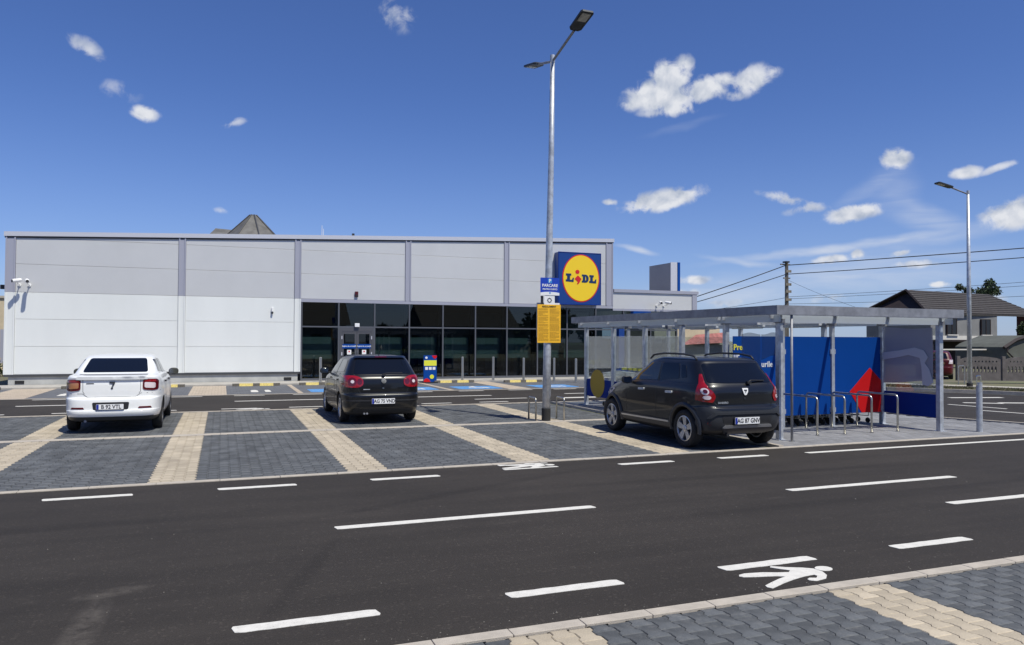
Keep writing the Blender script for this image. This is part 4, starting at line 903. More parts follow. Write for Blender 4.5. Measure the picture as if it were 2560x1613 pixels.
# slim steel sign post and stout bollard with handle
t = empty('steel_post', (9.80, 11.14, .004), 'slim stainless post standing in front of the shelter corner', 'post')
MB().tube([(0, 0, 0), (0, 0, 2.42)], .024, 12).build('tube', M['galvdark'], t, smooth=True); MB().lathe([(.06, 0), (.06, .01), (.03, .012)], 16).build('foot_plate', M['stainless'], t); MB().lathe([(.026, 2.42), (.026, 2.43), (0, 2.44)], 12).build('cap', M['blk'], t)
t = empty('removable_bollard', (14.54, 11.06, .004), 'stout steel bollard with a lifting loop right of the cart shelter', 'bollard')
MB().tube([(0, 0, 0), (0, 0, 1.0)], .057, 20).build('post', M['galv'], t); MB().lathe([(.058, 1.0), (.058, 1.01), (0, 1.012)], 20).build('cap', M['galvdark'], t); MB().tube([(-.07, 0, .95), (-.07, 0, 1.13), (-.06, 0, 1.145), (.03, 0, 1.145), (.045, 0, 1.13), (.045, 0, .98)], .013, 6).build('lifting_loop', M['chrome'], t)

# ================================================================== LAMP POSTS
def lamp_head(mb_name, t, c, d, sc=1.0):
    """flat LED head: centre c, unit direction d (pointing outward), built in its own frame"""
    d = Vector(d).normalized(); s_ = Vector((d.y, -d.x, 0)).normalized(); u = s_.cross(d)
    def W_(a, b_, h): return tuple(Vector(c) + d * a * sc + s_ * b_ * sc + u * h * sc)
    mb = MB(); out = [(-.34, -.09), (-.28, -.14), (.30, -.15), (.34, -.12), (.34, .12), (.30, .15), (-.28, .14), (-.34, .09)]; k = len(out)
    mb.add([W_(a, b_, -.02) for a, b_ in out] + [W_(a, b_, .02) for a, b_ in out] + [W_(a * .8, b_ * .6, .05) for a, b_ in out], [tuple(range(k))] + [(i, (i + 1) % k, k + (i + 1) % k, k + i) for i in range(k)] + [(k + i, k + (i + 1) % k, 2 * k + (i + 1) % k, 2 * k + i) for i in range(k)] + [tuple(range(3 * k - 1, 2 * k - 1, -1))])
    hd = mb.build('lamp_head', M['lampgrey'], t)
    mb = MB(); q = [(.0, -.10), (.28, -.10), (.28, .10), (.0, .10)]; mb.add([W_(a, b_, -.026) for a, b_ in q] + [W_(a, b_, -.02) for a, b_ in q], [(0, 1, 2, 3), (4, 7, 6, 5), (0, 4, 5, 1), (1, 5, 6, 2), (2, 6, 7, 3), (3, 7, 4, 0)]); ln_ = mb.build('lens', M['lampglass'], hd)
    mb = MB()
    for i in range(6):
        a = .03 + .04 * i; q = [(a, -.085), (a + .012, -.085), (a + .012, .085), (a, .085)]; mb.add([W_(x, y, -.03) for x, y in q], [(0, 1, 2, 3)])
    mb.build('led_rows', M['signwhite'], hd)
lp = empty('street_lamp', (6.92, 15.82, 0), 'tall grey street lamp with two arms and parking notices on its shaft', 'street lamp')
LEAN = .13
sh_pts = [(0, 0, 0), (.02, 0, 1.5), (.06, 0, 3.8), (LEAN * .82, 0, 6.2), (LEAN, 0, 8.30)]
MB().tube(sh_pts, [.094, .088, .078, .064, .052], 20).build('shaft', M['galv'], lp, smooth=True)
MB().lathe([(.100, .0), (.103, .01), (.103, .28), (.098, .29)], 20).build('black_sleeve', M['rubber'], lp)
MB().tube([(LEAN, 0, 8.25), (LEAN, 0, 8.42)], .058, 14).build('top_collar', M['galv'], lp)
MB().box(.095, .10, -.001, .001, 0, .001) 
MB().tube([(LEAN, .0, 8.28), (LEAN, -.25, 8.34), (LEAN, -1.15, 8.56)], .030, 10).build('arm', M['galvdark'], lp); MB().tube([(LEAN, .0, 8.28), (LEAN, .2, 8.33), (LEAN, .85, 8.50)], .030, 10).build('arm', M['galvdark'], lp)
lamp_head('h', lp, (LEAN, -1.48, 8.64), (0, -1, .22)); lamp_head('h', lp, (LEAN, 1.12, 8.56), (0, 1, .22))
MB().box(.085, .105, -.03, .03, .55, .95).build('service_door', M['galvdark'], lp)
def plate_on(t, name, x0, x1, z0, z1, y, mat, r=.015, th=.004): return MB().xprism(rrect(x0, x1, z0, z1, r), y, y + th).build(name, mat, t)
# notices: things fixed to the pole (each its own sign)
s1 = empty('parking_sign', (6.96, 15.72, 3.06), 'blue and white customer parking sign on the lamp post', 'sign')
plate_on(s1, 'plate', -.235, .235, -.2, .2, 0, M['signblue'])
me = curve_mesh('white_base', [[(-.235, -.2), (.235, -.2), (.235, -.14), (.12, -.125), (0, -.12), (-.12, -.125), (-.235, -.14)]], .001, M['signwhite']); link('white_base', me, s1, (0, -.002, 0), rot=FRONT)
link('small_logo', curve_mesh('small_logo', [circle(0, -.145, .02, None, 14)], .001, M['signcyan']), s1, (0, -.005, 0), rot=FRONT)
link('parking_symbol', curve_mesh('parking_symbol', [rrect(-.05, .05, .08, .18, .01)], .001, M['signcyan']), s1, (0, -.002, 0), rot=FRONT)
link('lettering', text_mesh('lettering', 'P', .11, M['signwhite'], .001, .003), s1, (0, -.005, .128), rot=FRONT)
link('lettering', text_mesh('lettering', 'PARCARE', .092, M['signwhite'], .001, .0022), s1, (0, -.003, .022), rot=FRONT); link('lettering', text_mesh('lettering', 'PENTRU CLIENȚI', .048, M['signwhite'], .001, .0012), s1, (0, -.003, -.062), rot=FRONT)
MB().box(-.12, .12, .004, .04, -.02, .02).build('bracket', M['galv'], s1)
s2 = empty('clock_sign', (6.95, 15.72, 2.745), 'small white notice with a black dial between the blue and yellow signs', 'sign')
plate_on(s2, 'plate', -.13, .13, -.1, .1, 0, M['signwhite'])
link('dial', curve_mesh('dial', [circle(0, 0, .052, None, 28), circle(0, 0, .034, None, 28)], .001, M['ink']), s2, (0, -.002, 0), rot=FRONT)
for a in range(8): q = R(45 * a); link('tick', curve_mesh('tick', [[(.05 * math.cos(q) - .006 * math.sin(q), .05 * math.sin(q) + .006 * math.cos(q)), (.068 * math.cos(q), .068 * math.sin(q)), (.05 * math.cos(q) + .006 * math.sin(q), .05 * math.sin(q) - .006 * math.cos(q))]], .001, M['ink']), s2, (0, -.002, 0), rot=FRONT)
MB().box(-.2, -.14, .03, .04, -.1, .1).build('side_plate', M['ink'], s2)
s3 = empty('parking_rules_board', (6.94, 15.715, 2.215), 'yellow board of small print in two columns on the lamp post', 'sign')
plate_on(s3, 'board', -.288, .288, -.435, .435, 0, M['signyellow'], .01, .005)
link('heading', text_mesh('heading', 'REGULAMENT', .055, M['ink'], .001, .001), s3, (0, -.003, .385), rot=FRONT)
rnd = random.Random(11); me_l = MB()
for col in (-.265, .015):
    z = .335
    while z > -.41:
        ln_ = .25 if rnd.random() > .2 else rnd.uniform(.08, .22)
        x = col
        while x < col + ln_ - .02:
            w_ = min(rnd.uniform(.012, .05), col + ln_ - x); me_l.box(x, x + w_, -.0012, -.0004, z, z + .0075); x += w_ + .006
        z -= .0155 if rnd.random() > .12 else .026
o_ = me_l.build('small_print', M['signink'], s3)
MB().box(-.15, .15, .005, .04, .3, .33).build('bracket', M['galv'], s3); MB().box(-.15, .15, .005, .04, -.33, -.3).build('bracket', M['galv'], s3)
s4 = empty('parking_rules_board', (7.02, 15.95, 2.3), 'back of a second white-backed board fixed behind the yellow one', 'sign')
plate_on(s4, 'board', -.29, .29, -.4, .4, 0, M['signwhite'], .01)
MB().box(-.15, .15, -.04, 0, .2, .23).build('bracket', M['galv'], s4)
lp2 = empty('street_lamp', (26.9, 20.85, .1), 'tall grey street lamp with a single arm on the grass verge', 'street lamp')
MB().tube([(0, 0, 0), (0, 0, 4), (0, 0, 7.50)], [.09, .075, .05], 16).build('shaft', M['galv'], lp2, smooth=True)
MB().lathe([(.11, 0), (.11, .15), (.09, .16)], 16).build('black_sleeve', M['rubber'], lp2); MB().tube([(0, 0, 7.46), (0, 0, 7.60)], .056, 12).build('top_collar', M['galv'], lp2)
MB().tube([(0, 0, 7.46), (-.5, .1, 7.62), (-.75, .15, 7.70)], .030, 8).build('arm', M['galvdark'], lp2); lamp_head('h', lp2, (-1.02, .2, 7.77), (-1, .2, .25), 1.0)


# ================================================================== UTILITY POLE + CABLES
pp = empty('utility_pole', (52.2, 60, 0), 'weathered concrete utility pole behind the cart shelter', 'utility pole')
MB().tube([(0, 0, 0), (0, 0, 9.6)], [.30, .21], 4).build('shaft', M['concpole'], pp)
for z, yy in ((9.35, 0), (8.0, 0)): MB().box(-.75 if z > 9 else -.4, .4, -.06, .06, z, z + .12).build('crossarm', M['concpole'], pp)
MB().box(-.5, -.05, -.5, .0, 9.55, 9.7).build('lamp_head', M['lampgrey'], pp)
for z in (5.8, 6.6, 7.3, 8.6): MB().box(-.33, .33, -.3, -.2, z, z + .25).build('fixture', M['concpole'], pp)
def cable(a, b_, sag, r, lab, n=28, cat='cable', group='overhead cables'):
    a, b_ = Vector(a), Vector(b_); pts = []
    for i in range(n + 1):
        t = i / n; p = a.lerp(b_, t); p.z -= sag * 4 * t * (1 - t); pts.append(p)
    o_ = MB().tube(pts, r, 5).build('overhead_cable', M['wire']); o_['label'] = lab; o_['category'] = cat; o_['group'] = group
cable((52.3, 60, 9.35), (82, 24, 11.3), .2, .045, 'upper thick cable running right from the utility pole'); cable((52.3, 60, 8.46), (82, 24, 10.7), .25, .04, 'second thick cable running right from the utility pole')
cable((52.0, 60, 9.3), (37, 62.3, 4.3), .12, .045, 'upper thick cable running left behind the shop'); cable((52.0, 60, 8.4), (37, 62.3, 4.0), .12, .04, 'second thick cable running left behind the shop')
cable((52.2, 60, 6.2), (82, 24, 9.1), .4, .018, 'thin telephone cable to the right, upper'); cable((52.2, 60, 6.0), (82, 24, 8.6), .4, .018, 'thin telephone cable to the right, middle'); cable((52.2, 60, 5.5), (82, 26, 7.4), .5, .018, 'thin telephone cable to the right, lowest')
cable((52.0, 60, 6.1), (37, 62.3, 3.9), .15, .018, 'thin telephone cable to the left, upper'); cable((52.0, 60, 5.4), (37, 62.3, 3.0), .15, .018, 'thin telephone cable to the left, lower')
cable((52.3, 60, 7.9), (56, 52, 4.2), .2, .014, 'thin drop cable slanting down from the pole to the brown-roofed house')

# ================================================================== HOUSES, TREES, FENCE
def foliage(name, clumps, n, size, mats, parent, seed, **k):
    rnd = random.Random(seed); mb = MB(); tot = sum(c[3] for c in clumps)
    for (cx, cy, cz, r) in clumps:
        for _ in range(int(n * r / tot)):
            d = Vector((rnd.gauss(0, 1), rnd.gauss(0, 1), rnd.gauss(0, 1))).normalized() * (r * rnd.uniform(.35, 1.08))
            p = Vector((cx, cy, cz)) + Vector((d.x, d.y, d.z * .85)); q = Vector((rnd.gauss(0, 1), rnd.gauss(0, 1), rnd.gauss(0, 1))).normalized(); w = q.cross(Vector((rnd.gauss(0, 1), rnd.gauss(0, 1), rnd.gauss(0, 1)))).normalized()
            s_ = size * rnd.uniform(.6, 1.3); mb.m = rnd.randrange(len(mats)); mb.add([p - q * s_, p + w * s_ * .55, p + q * s_, p - w * s_ * .55], [(0, 1, 2, 3)])
    return mb.build(name, mats, parent, **k)
def tree(loc, h, clumps, seed, label, size=.12, n=2500, mats=None, cat='tree', name='tree', trunk=.12):
    t = empty(name, loc, label, cat); mb = MB(); mb.tube([(0, 0, 0), (.05, 0, h * .45), (0, .05, h * .75)], [trunk, trunk * .75, trunk * .4], 8)
    for (x, y, z, r) in clumps: mb.tube([(0.03, 0, h * .5), (x * .5, y * .5, (z + h * .5) / 2), (x, y, z)], [trunk * .45, trunk * .3, trunk * .12], 5)
    mb.build('trunk', M['bark'], t); foliage('crown', clumps, n, size, mats or [M['leaf'], M['leafdark']], t, seed); return t
# brown-roofed house on the right
h1 = empty('house', (56, 46, 0), 'two-storey house with brown ridged roof, dark timber gable and white band', 'house')
def hp(name, mb, mat, parent=None, **k): mb.v = [(x - 56, y - 46, z) for x, y, z in mb.v]; return mb.build(name, mat, parent or h1, **k)
rl, rr = Vector((53.2, 46.9, 6.15)), Vector((63.4, 47.3, 6.05))
e0, e1 = Vector((51.7, 43.6, 4.12)), Vector((65.6, 44.2, 4.12)); b0, b1_ = Vector((51.7, 50.6, 4.2)), Vector((65.6, 50.9, 4.2))
mb = MB(); mb.add([e0, e1, rr, rl], [(0, 1, 2, 3)]); mb.add([v + Vector((0, 0, -.14)) for v in (e0, e1, rr, rl)], [(3, 2, 1, 0)]); mb.add([e0, e1, e1 - Vector((0, 0, .14)), e0 - Vector((0, 0, .14))], [(3, 2, 1, 0)])
roof = hp('roof', mb, M['rooftile'])
mb = MB(); mb.add([b0, b1_, rr, rl], [(3, 2, 1, 0)]); mb.add([e1, b1_, rr], [(0, 1, 2)]); hp('roof', mb, M['rooftile'])
# tile courses standing proud of the front slope
for i in range(11):
    t0 = i / 11; a0, a1 = e0.lerp(rl, t0), e1.lerp(rr, t0); c0, c1 = e0.lerp(rl, t0 + .085), e1.lerp(rr, t0 + .085); up = Vector((0, -.02, .05))
    mb = MB(); mb.add([a0 + up, a1 + up, c1 + up * .3, c0 + up * .3, a0, a1], [(0, 1, 2, 3), (4, 5, 1, 0)]); hp('tile_course', mb, M['rooftile'], roof)
mb = MB(); mb.add([e0 + Vector((.25, .3, 0)), b0 + Vector((.25, -.3, 0)), rl + Vector((.35, 0, -.12))], [(0, 1, 2)]); hp('gable', mb, M['wood'])
mb = MB(); mb.tube([e0, rl], .09, 4).tube([b0, rl], .09, 4); hp('bargeboard', mb, M['wood'])
hp('wall', MB().box(52.5, 60.0, 44.0, 50.4, 2.0, 4.1), M['wall_grey'])
hp('wall', MB().box(52.6, 59.8, 45.6, 50.3, 0, 2.0), M['wood'], label='dark recessed ground floor')
hp('wall_band', MB().box(52.4, 60.1, 43.85, 44.0, 2.0, 2.32), M['wall_white'])
hp('balcony_slab', MB().box(52.4, 60.1, 43.8, 45.8, 1.86, 1.99), M['wood'])
for x in (54.2, 58.05):
    w_ = hp('window', MB().box(x, x + .95, 43.86, 43.98, 2.42, 3.65), M['blkgloss'])
    mb = MB(); mb.box(x - .06, x, 43.84, 44.0, 2.36, 3.7); mb.box(x + .95, x + 1.01, 43.84, 44.0, 2.36, 3.7); mb.box(x, x + .95, 43.84, 44.0, 3.65, 3.7); mb.box(x + .45, x + .5, 43.83, 43.86, 2.42, 3.65); hp('frame', mb, M['wood'], w_)
    hp('sill', MB().box(x - .12, x + 1.07, 43.74, 43.85, 2.34, 2.42), M['wall_white'], w_)
for x in (52.6, 56.2, 59.9): hp('porch_post', MB().box(x - .1, x + .1, 43.9, 44.1, 0, 1.86), M['wood'])
# lean-to with grey wall, in front and to the right
h2 = empty('outbuilding', (52, 35, 0), 'low grey-green outbuilding behind the concrete fence at the right edge', 'building')
def h2p(name, mb, mat, **k): mb.v = [(x - 52, y - 35, z) for x, y, z in mb.v]; return mb.build(name, mat, h2, **k)
h2p('wall', MB().xprism([(48.9, 0), (58, 0), (58, 2.3), (51.4, 2.3), (49.4, 1.75), (48.9, 1.5)], 35.2, 39), M['wall_annex'])
mb = MB(); mb.tube([(48.5, 35.1, 1.45), (49.6, 35.1, 1.95), (51.6, 35.1, 2.45), (58, 35.1, 2.5)], .13, 4); h2p('roof_edge', mb, M['wood'])
mb = MB(); mb.tube([(49.5, 35.1, .7), (48.8, 35.1, 1.2), (48.9, 35.1, 1.5)], .06, 4); h2p('brace', mb, M['wood'])
h2p('ledge', MB().box(44.5, 49.7, 36.6, 36.8, 1.28, 1.36), M['wall_white'])
# red-brown neighbour at the right edge
h3 = empty('house', (72, 40, 0), 'red-brown house partly cut by the right edge behind the tree', 'house')
MB().box(-4, 8, 0, 8, 0, 4.4).build('wall', P('red_brown_wall', (.10, .035, .03), .9), h3); mb = MB(); mb.add([(-4.6, -.6, 4.3), (9, -.6, 4.3), (9, 4, 6.2), (-3.4, 4, 6.2), (-4.6, 8.6, 4.3), (9, 8.6, 4.3)], [(0, 1, 2, 3), (5, 4, 3, 2), (0, 3, 4)]); mb.build('roof', M['rooftile'], h3)
# beige house with red roof seen through the shelter
h4 = empty('house', (35, 51, 0), 'beige low house with red roof seen through the open shelter side', 'house')
MB().box(-3.5, 2.6, 0, 6, 0, 3.0).build('wall', M['wall_beige'], h4); mb = MB(); mb.add([(-1.6, -.9, 1.5), (2.9, -.9, 1.7), (2.9, -.05, 2.5), (.3, -.05, 2.3)], [(0, 1, 2, 3)]); mb.build('roof', M['rooftilered'], h4); MB().box(-1.2, 2.5, -.45, -.01, 0, 1.5).build('porch_wall', M['wall_grey'], h4)
# turret roof behind the shop
tt = empty('turret', (2.62, 74.5, 0), 'dark eight-sided turret roof showing above the shop roofline', 'building')
MB().lathe([(2.4, 0), (2.4, 10.6)], 8).build('drum', M['wall_beige'], tt)
for k in range(8):
    a0, a1 = R(45 * k + 10), R(45 * k + 55); q = lambda r, z, a: (r * math.cos(a), r * math.sin(a), z)
    mb = MB(); mb.add([q(2.75, 10.9, a0), q(2.75, 10.9, a1), q(.3, 13.35, a1), q(.3, 13.35, a0)], [(0, 1, 2, 3)]); mb.build('roof_facet', M['roofgreen'], tt)
    MB().tube([q(2.78, 10.92, a0), q(.32, 13.38, a0)], .06, 5).build('ridge', M['gasket'], tt)
MB().lathe([(.33, 13.33), (.33, 13.40), (0, 13.42)], 8).build('cap', M['galvdark'], tt)
mb = MB(); mb.add([(-3.9, 1, 11.3), (-3.3, 1, 12.1), (-1.2, 1, 12.0), (-1.2, -.6, 11.2), (-3.9, -.6, 11.2)], [(0, 4, 3, 2, 1)]); mb.add([(-3.9, -.6, 11.2), (-1.2, -.6, 11.2), (-1.2, -.5, 0), (-3.9, -.5, 0)], [(0, 1, 2, 3)]); mb.build('side_roof', M['roofgreen'], tt)
# far left: beige building, fence, shrubs
h5 = empty('building', (-17, 59, 0), 'beige flat-roofed building at the far left edge', 'building')
MB().box(-10, 4.5, 0, 8, 0, 4.45).build('wall', M['wall_beige'], h5); MB().box(-10.1, 4.6, -.1, 8, 4.45, 4.6).build('coping', M['kerb'], h5)
ff = empty('fence', (-12, 46, 0), 'grey slatted fence in front of the beige building at the left', 'fence')
for i in range(26): MB().box(-4 + i * .22, -4 + i * .22 + .17, 0, .03, .5, 2.25).build('slat', M['trim'], ff)
MB().box(-4.1, 1.8, .03, .07, .7, .78).build('rail', M['galvdark'], ff)
t = empty('shrub', (-10.2, 42, 0), 'scrubby green and dry shrub left of the shop wall', 'shrub'); foliage('foliage', [(0, 0, .5, .6), (-1.0, .3, .4, .5), (-2, 0, .6, .7), (.5, .5, .3, .4)], 1800, .07, [M['leaf'], M['leafdark'], M['wall_beige']], t, 31); MB().tube([(0, 0, 0), (0, 0, .5)], .04, 5).tube([(-2, 0, 0), (-2, 0, .6)], .04, 5).build('stem', M['bark'], t)
# trees at the right
tree((70.5, 53.5, 0), 8.4, [(.2, 0, 6.6, .75), (1.1, 0, 6.9, .8), (1.5, 0, 7.7, .55), (2.5, .2, 7.0, .6), (-1.6, 0, 6.9, .5), (-2.4, .3, 7.2, .4)], 41, 'sparse tree with separate leaf clusters rising behind the brown roof', .13, 1900, trunk=.1)
tree((62.6, 43.0, 0), 3.2, [(0, 0, 2.3, .9), (.8, .2, 3.0, .8), (-.5, 0, 2.9, .7), (1.6, 0, 2.2, .9), (2.4, .4, 3.0, .8)], 43, 'leafy green tree between the two houses at the right', .10, 3800)
t = empty('pergola', (47.5, 31.5, 0), 'dark vine-covered pergola along the fence at the right', 'pergola')
for x in (0, 2.2, 4.4, 6.6): MB().tube([(x, 0, 0), (x, 0, 2.2)], .05, 6).build('post', M['wood'], t)
mb = MB(); mb.box(-.3, 7, -.04, .04, 2.2, 2.28); mb.build('beam', M['wood'], t)
for k in range(12): MB().tube([(.2 + .55 * k, -.1, 2.28), (.45 + .55 * k, -.5, 2.6), (.75 + .55 * k, -.6, 2.75)], .03, 4).build('rafter', M['wood'], t)
foliage('vine', [(.3 + .6 * k, 0, 2.2 + .1 * (k % 3), .33) for k in range(11)], 2200, .07, [M['leafdark']], t, 51)
# precast concrete fence with pierced ovals
FA, FB = Vector((31.0, 24.6, 0)), Vector((42.4, 19.8, 0)); fd = (FB - FA).normalized(); fa = math.atan2(fd.y, fd.x)
cf_ = empty('concrete_fence', (FA.x, FA.y, .1), 'grey precast concrete fence with pierced oval slots across the street', 'fence', rotz=fa)
W_ = 2.0
holes1 = [[(.22 + .16 * i + .045 * math.cos(a), .50 + .155 * math.sin(a) + 0) for a in [2 * math.pi * j / 10 for j in range(10)]] for i in range(10)]
holes2 = [[(.30 + .155 * i + .038 * math.cos(a), .86 + .045 * math.sin(a)) for a in [2 * math.pi * j / 8 for j in range(8)]] for i in range(10)]
outl = [(.06, .0), (1.94, .0), (1.94, .95), (1.7, 1.02), (1.35, 1.07), (1.0, 1.09), (.65, 1.07), (.3, 1.02), (.06, .95)]
pm = curve_mesh('fence_panel', [outl] + holes1 + holes2, .03, M['concfence'])
for i in range(6):
    link('fence_panel', pm, cf_, (i * W_, 0, 0), rot=FRONT); MB().box(-.07, .07, -.08, .08, 0, 1.10).build('post', M['concfence'], cf_, loc=(i * W_, 0, 0))
for i in (3,): MB().box(-1.0, 1.0, -.1, .1, 1.06, 1.12).build('coping', M['wall_white'], cf_, loc=(i * W_, 0, 0))
# planted sapling, small hoop and red car across the street
t = empty('shrub', (26.9, 22.3, .1), 'rust-leaved sapling on the verge beside the far lamp', 'shrub'); foliage('foliage', [(0, 0, .45, .28), (.05, 0, .85, .26), (-.05, 0, 1.15, .2)], 700, .05, [M['leafrust'], M['leafdark']], t, 61); MB().tube([(0, 0, 0), (0, 0, 1.2)], .02, 5).build('stem', M['bark'], t)
t = empty('guard_hoop', (28.0, 22.2, .1), 'small steel hoop on the verge left of the far lamp', 'guard rail'); MB().tube([(0, 0, 0), (0, 0, .72), (.04, 0, .76), (.3, 0, .76), (.34, 0, .72), (.34, 0, 0)], .02, 6).build('hoop', M['stainless'], t)
# woodland and houses on the other side of the road, behind the viewer (mirrored in the shop glass)
rnd = random.Random(77); cl = [(rnd.uniform(-45, 60), rnd.uniform(-38, -30), rnd.uniform(.8, 5.2), rnd.uniform(1.4, 2.8)) for _ in range(52)]
o_ = foliage('treeline', cl, 26000, .42, [M['leaf'], M['leafdark']], None, 78); o_['kind'] = 'stuff'; o_['label'] = 'line of trees on the other side of the road'; o_['category'] = 'trees'
for x, lab in ((8, 'pale house opposite the shop, seen only mirrored in its glass'), (30, 'second house opposite the shop, seen only as a reflection')):
    t = empty('house', (x, -27, 0), lab, 'house'); MB().box(-6, 6, -8, 0, 0, 3.6).build('wall', M['wall_grey'], t)
    mb = MB(); mb.add([(-6.6, .6, 3.5), (6.6, .6, 3.5), (6.6, -4, 6.4), (-6.6, -4, 6.4), (-6.6, -8.6, 3.5), (6.6, -8.6, 3.5)], [(0, 1, 2, 3), (3, 2, 5, 4), (0, 3, 4), (1, 5, 2)]); mb.build('roof', M['rooftile'], t)
    for xx in (-4, -1, 2): MB().box(xx, xx + 1.3, .0, .05, 1.1, 2.4).build('window', M['blkgloss'], t)

# ================================================================== CARS
def spow(c, p): return math.copysign(abs(c) ** p, c)
def catmull(rows, sub=5):
    out = []; n = len(rows)
    for i in range(n - 1):
        p0, p1, p2, p3 = rows[max(0, i - 1)], rows[i], rows[i + 1], rows[min(n - 1, i + 2)]
        for s_ in range(sub):
            t = s_ / sub; r = []
            for a, b_, c, d in zip(p0, p1, p2, p3):
                m1, m2 = (c - a) / 2, (d - b_) / 2
                lim = 3 * (c - b_)          # keep it monotone
                if (c - b_) == 0: m1 = m2 = 0
                else:
                    m1 = 0 if m1 * (c - b_) < 0 else math.copysign(min(abs(m1), abs(lim)), m1 if m1 else 1) if m1 else 0
                    m2 = 0 if m2 * (c - b_) < 0 else math.copysign(min(abs(m2), abs(lim)), m2 if m2 else 1) if m2 else 0
                h00 = 2 * t**3 - 3 * t**2 + 1; h10 = t**3 - 2 * t**2 + t; h01 = -2 * t**3 + 3 * t**2; h11 = t**3 - t**2
                r.append(h00 * b_ + h10 * m1 + h01 * c + h11 * m2)
            out.append(r)
    out.append(list(rows[-1])); return out
def body_mesh(name, rows, mats, black_below):
    NA = 112; rr_ = catmull(rows); vs = []; fs = []; mi = []
    for z, yr, yf, w, nr, nf in rr_:
        ym, hl = (yr + yf) / 2, (yf - yr) / 2
        for j in range(NA):
            a = 2 * math.pi * (j + .5) / NA; n = nr if math.sin(a) < 0 else nf
            x_ = w * spow(math.cos(a), 2 / n); bow = (.055 if math.sin(a) < 0 else -.16) * (x_ / w) ** 2 * abs(math.sin(a)) ** .3
            vs.append((x_, ym + hl * spow(math.sin(a), 2 / n) + bow, z))
    k = len(rr_)
    for i in range(k - 1):
        for j in range(NA):
            fs.append((i * NA + j, i * NA + (j + 1) % NA, (i + 1) * NA + (j + 1) % NA, (i + 1) * NA + j)); mi.append(1 if rr_[i][0] < black_below else 0)
    fs.append(tuple(range(NA - 1, -1, -1))); mi.append(1)
    base = (k - 1) * NA; z, yr, yf, w, nr, nf = rr_[-1]; ym = (yr + yf) / 2
    prev = base
    for s_, dz in ((.6, .006), (.25, .009)):
        o = len(vs)
        for j in range(NA): x, y, _ = vs[base + j]; vs.append((x * s_, ym + (y - ym) * s_, z + dz))
        for j in range(NA): fs.append((prev + j, prev + (j + 1) % NA, o + (j + 1) % NA, o + j)); mi.append(0)
        prev = o
    fs.append(tuple(prev + j for j in range(NA))); mi.append(0)
    me = bpy.data.meshes.new(name); me.from_pydata(vs, [], fs)
    for m_ in mats: me.materials.append(m_)
    me.polygons.foreach_set('material_index', mi); me.update()
    return me, BVHTree.FromPolygons([Vector(v) for v in vs], fs)
def round_poly(pts, r, n=4):
    out = []; k = len(pts)
    for i in range(k):
        p, a, b_ = Vector(pts[i]), Vector(pts[i - 1]), Vector(pts[(i + 1) % k]); da, db = (a - p), (b_ - p); ra = min(r, da.length * .45, db.length * .45)
        A, B = p + da.normalized() * ra, p + db.normalized() * ra
        for j in range(n + 1):
            t = j / n; q = A * (1 - t) ** 2 + p * 2 * t * (1 - t) + B * t * t; out.append((q.x, q.y))
    return out
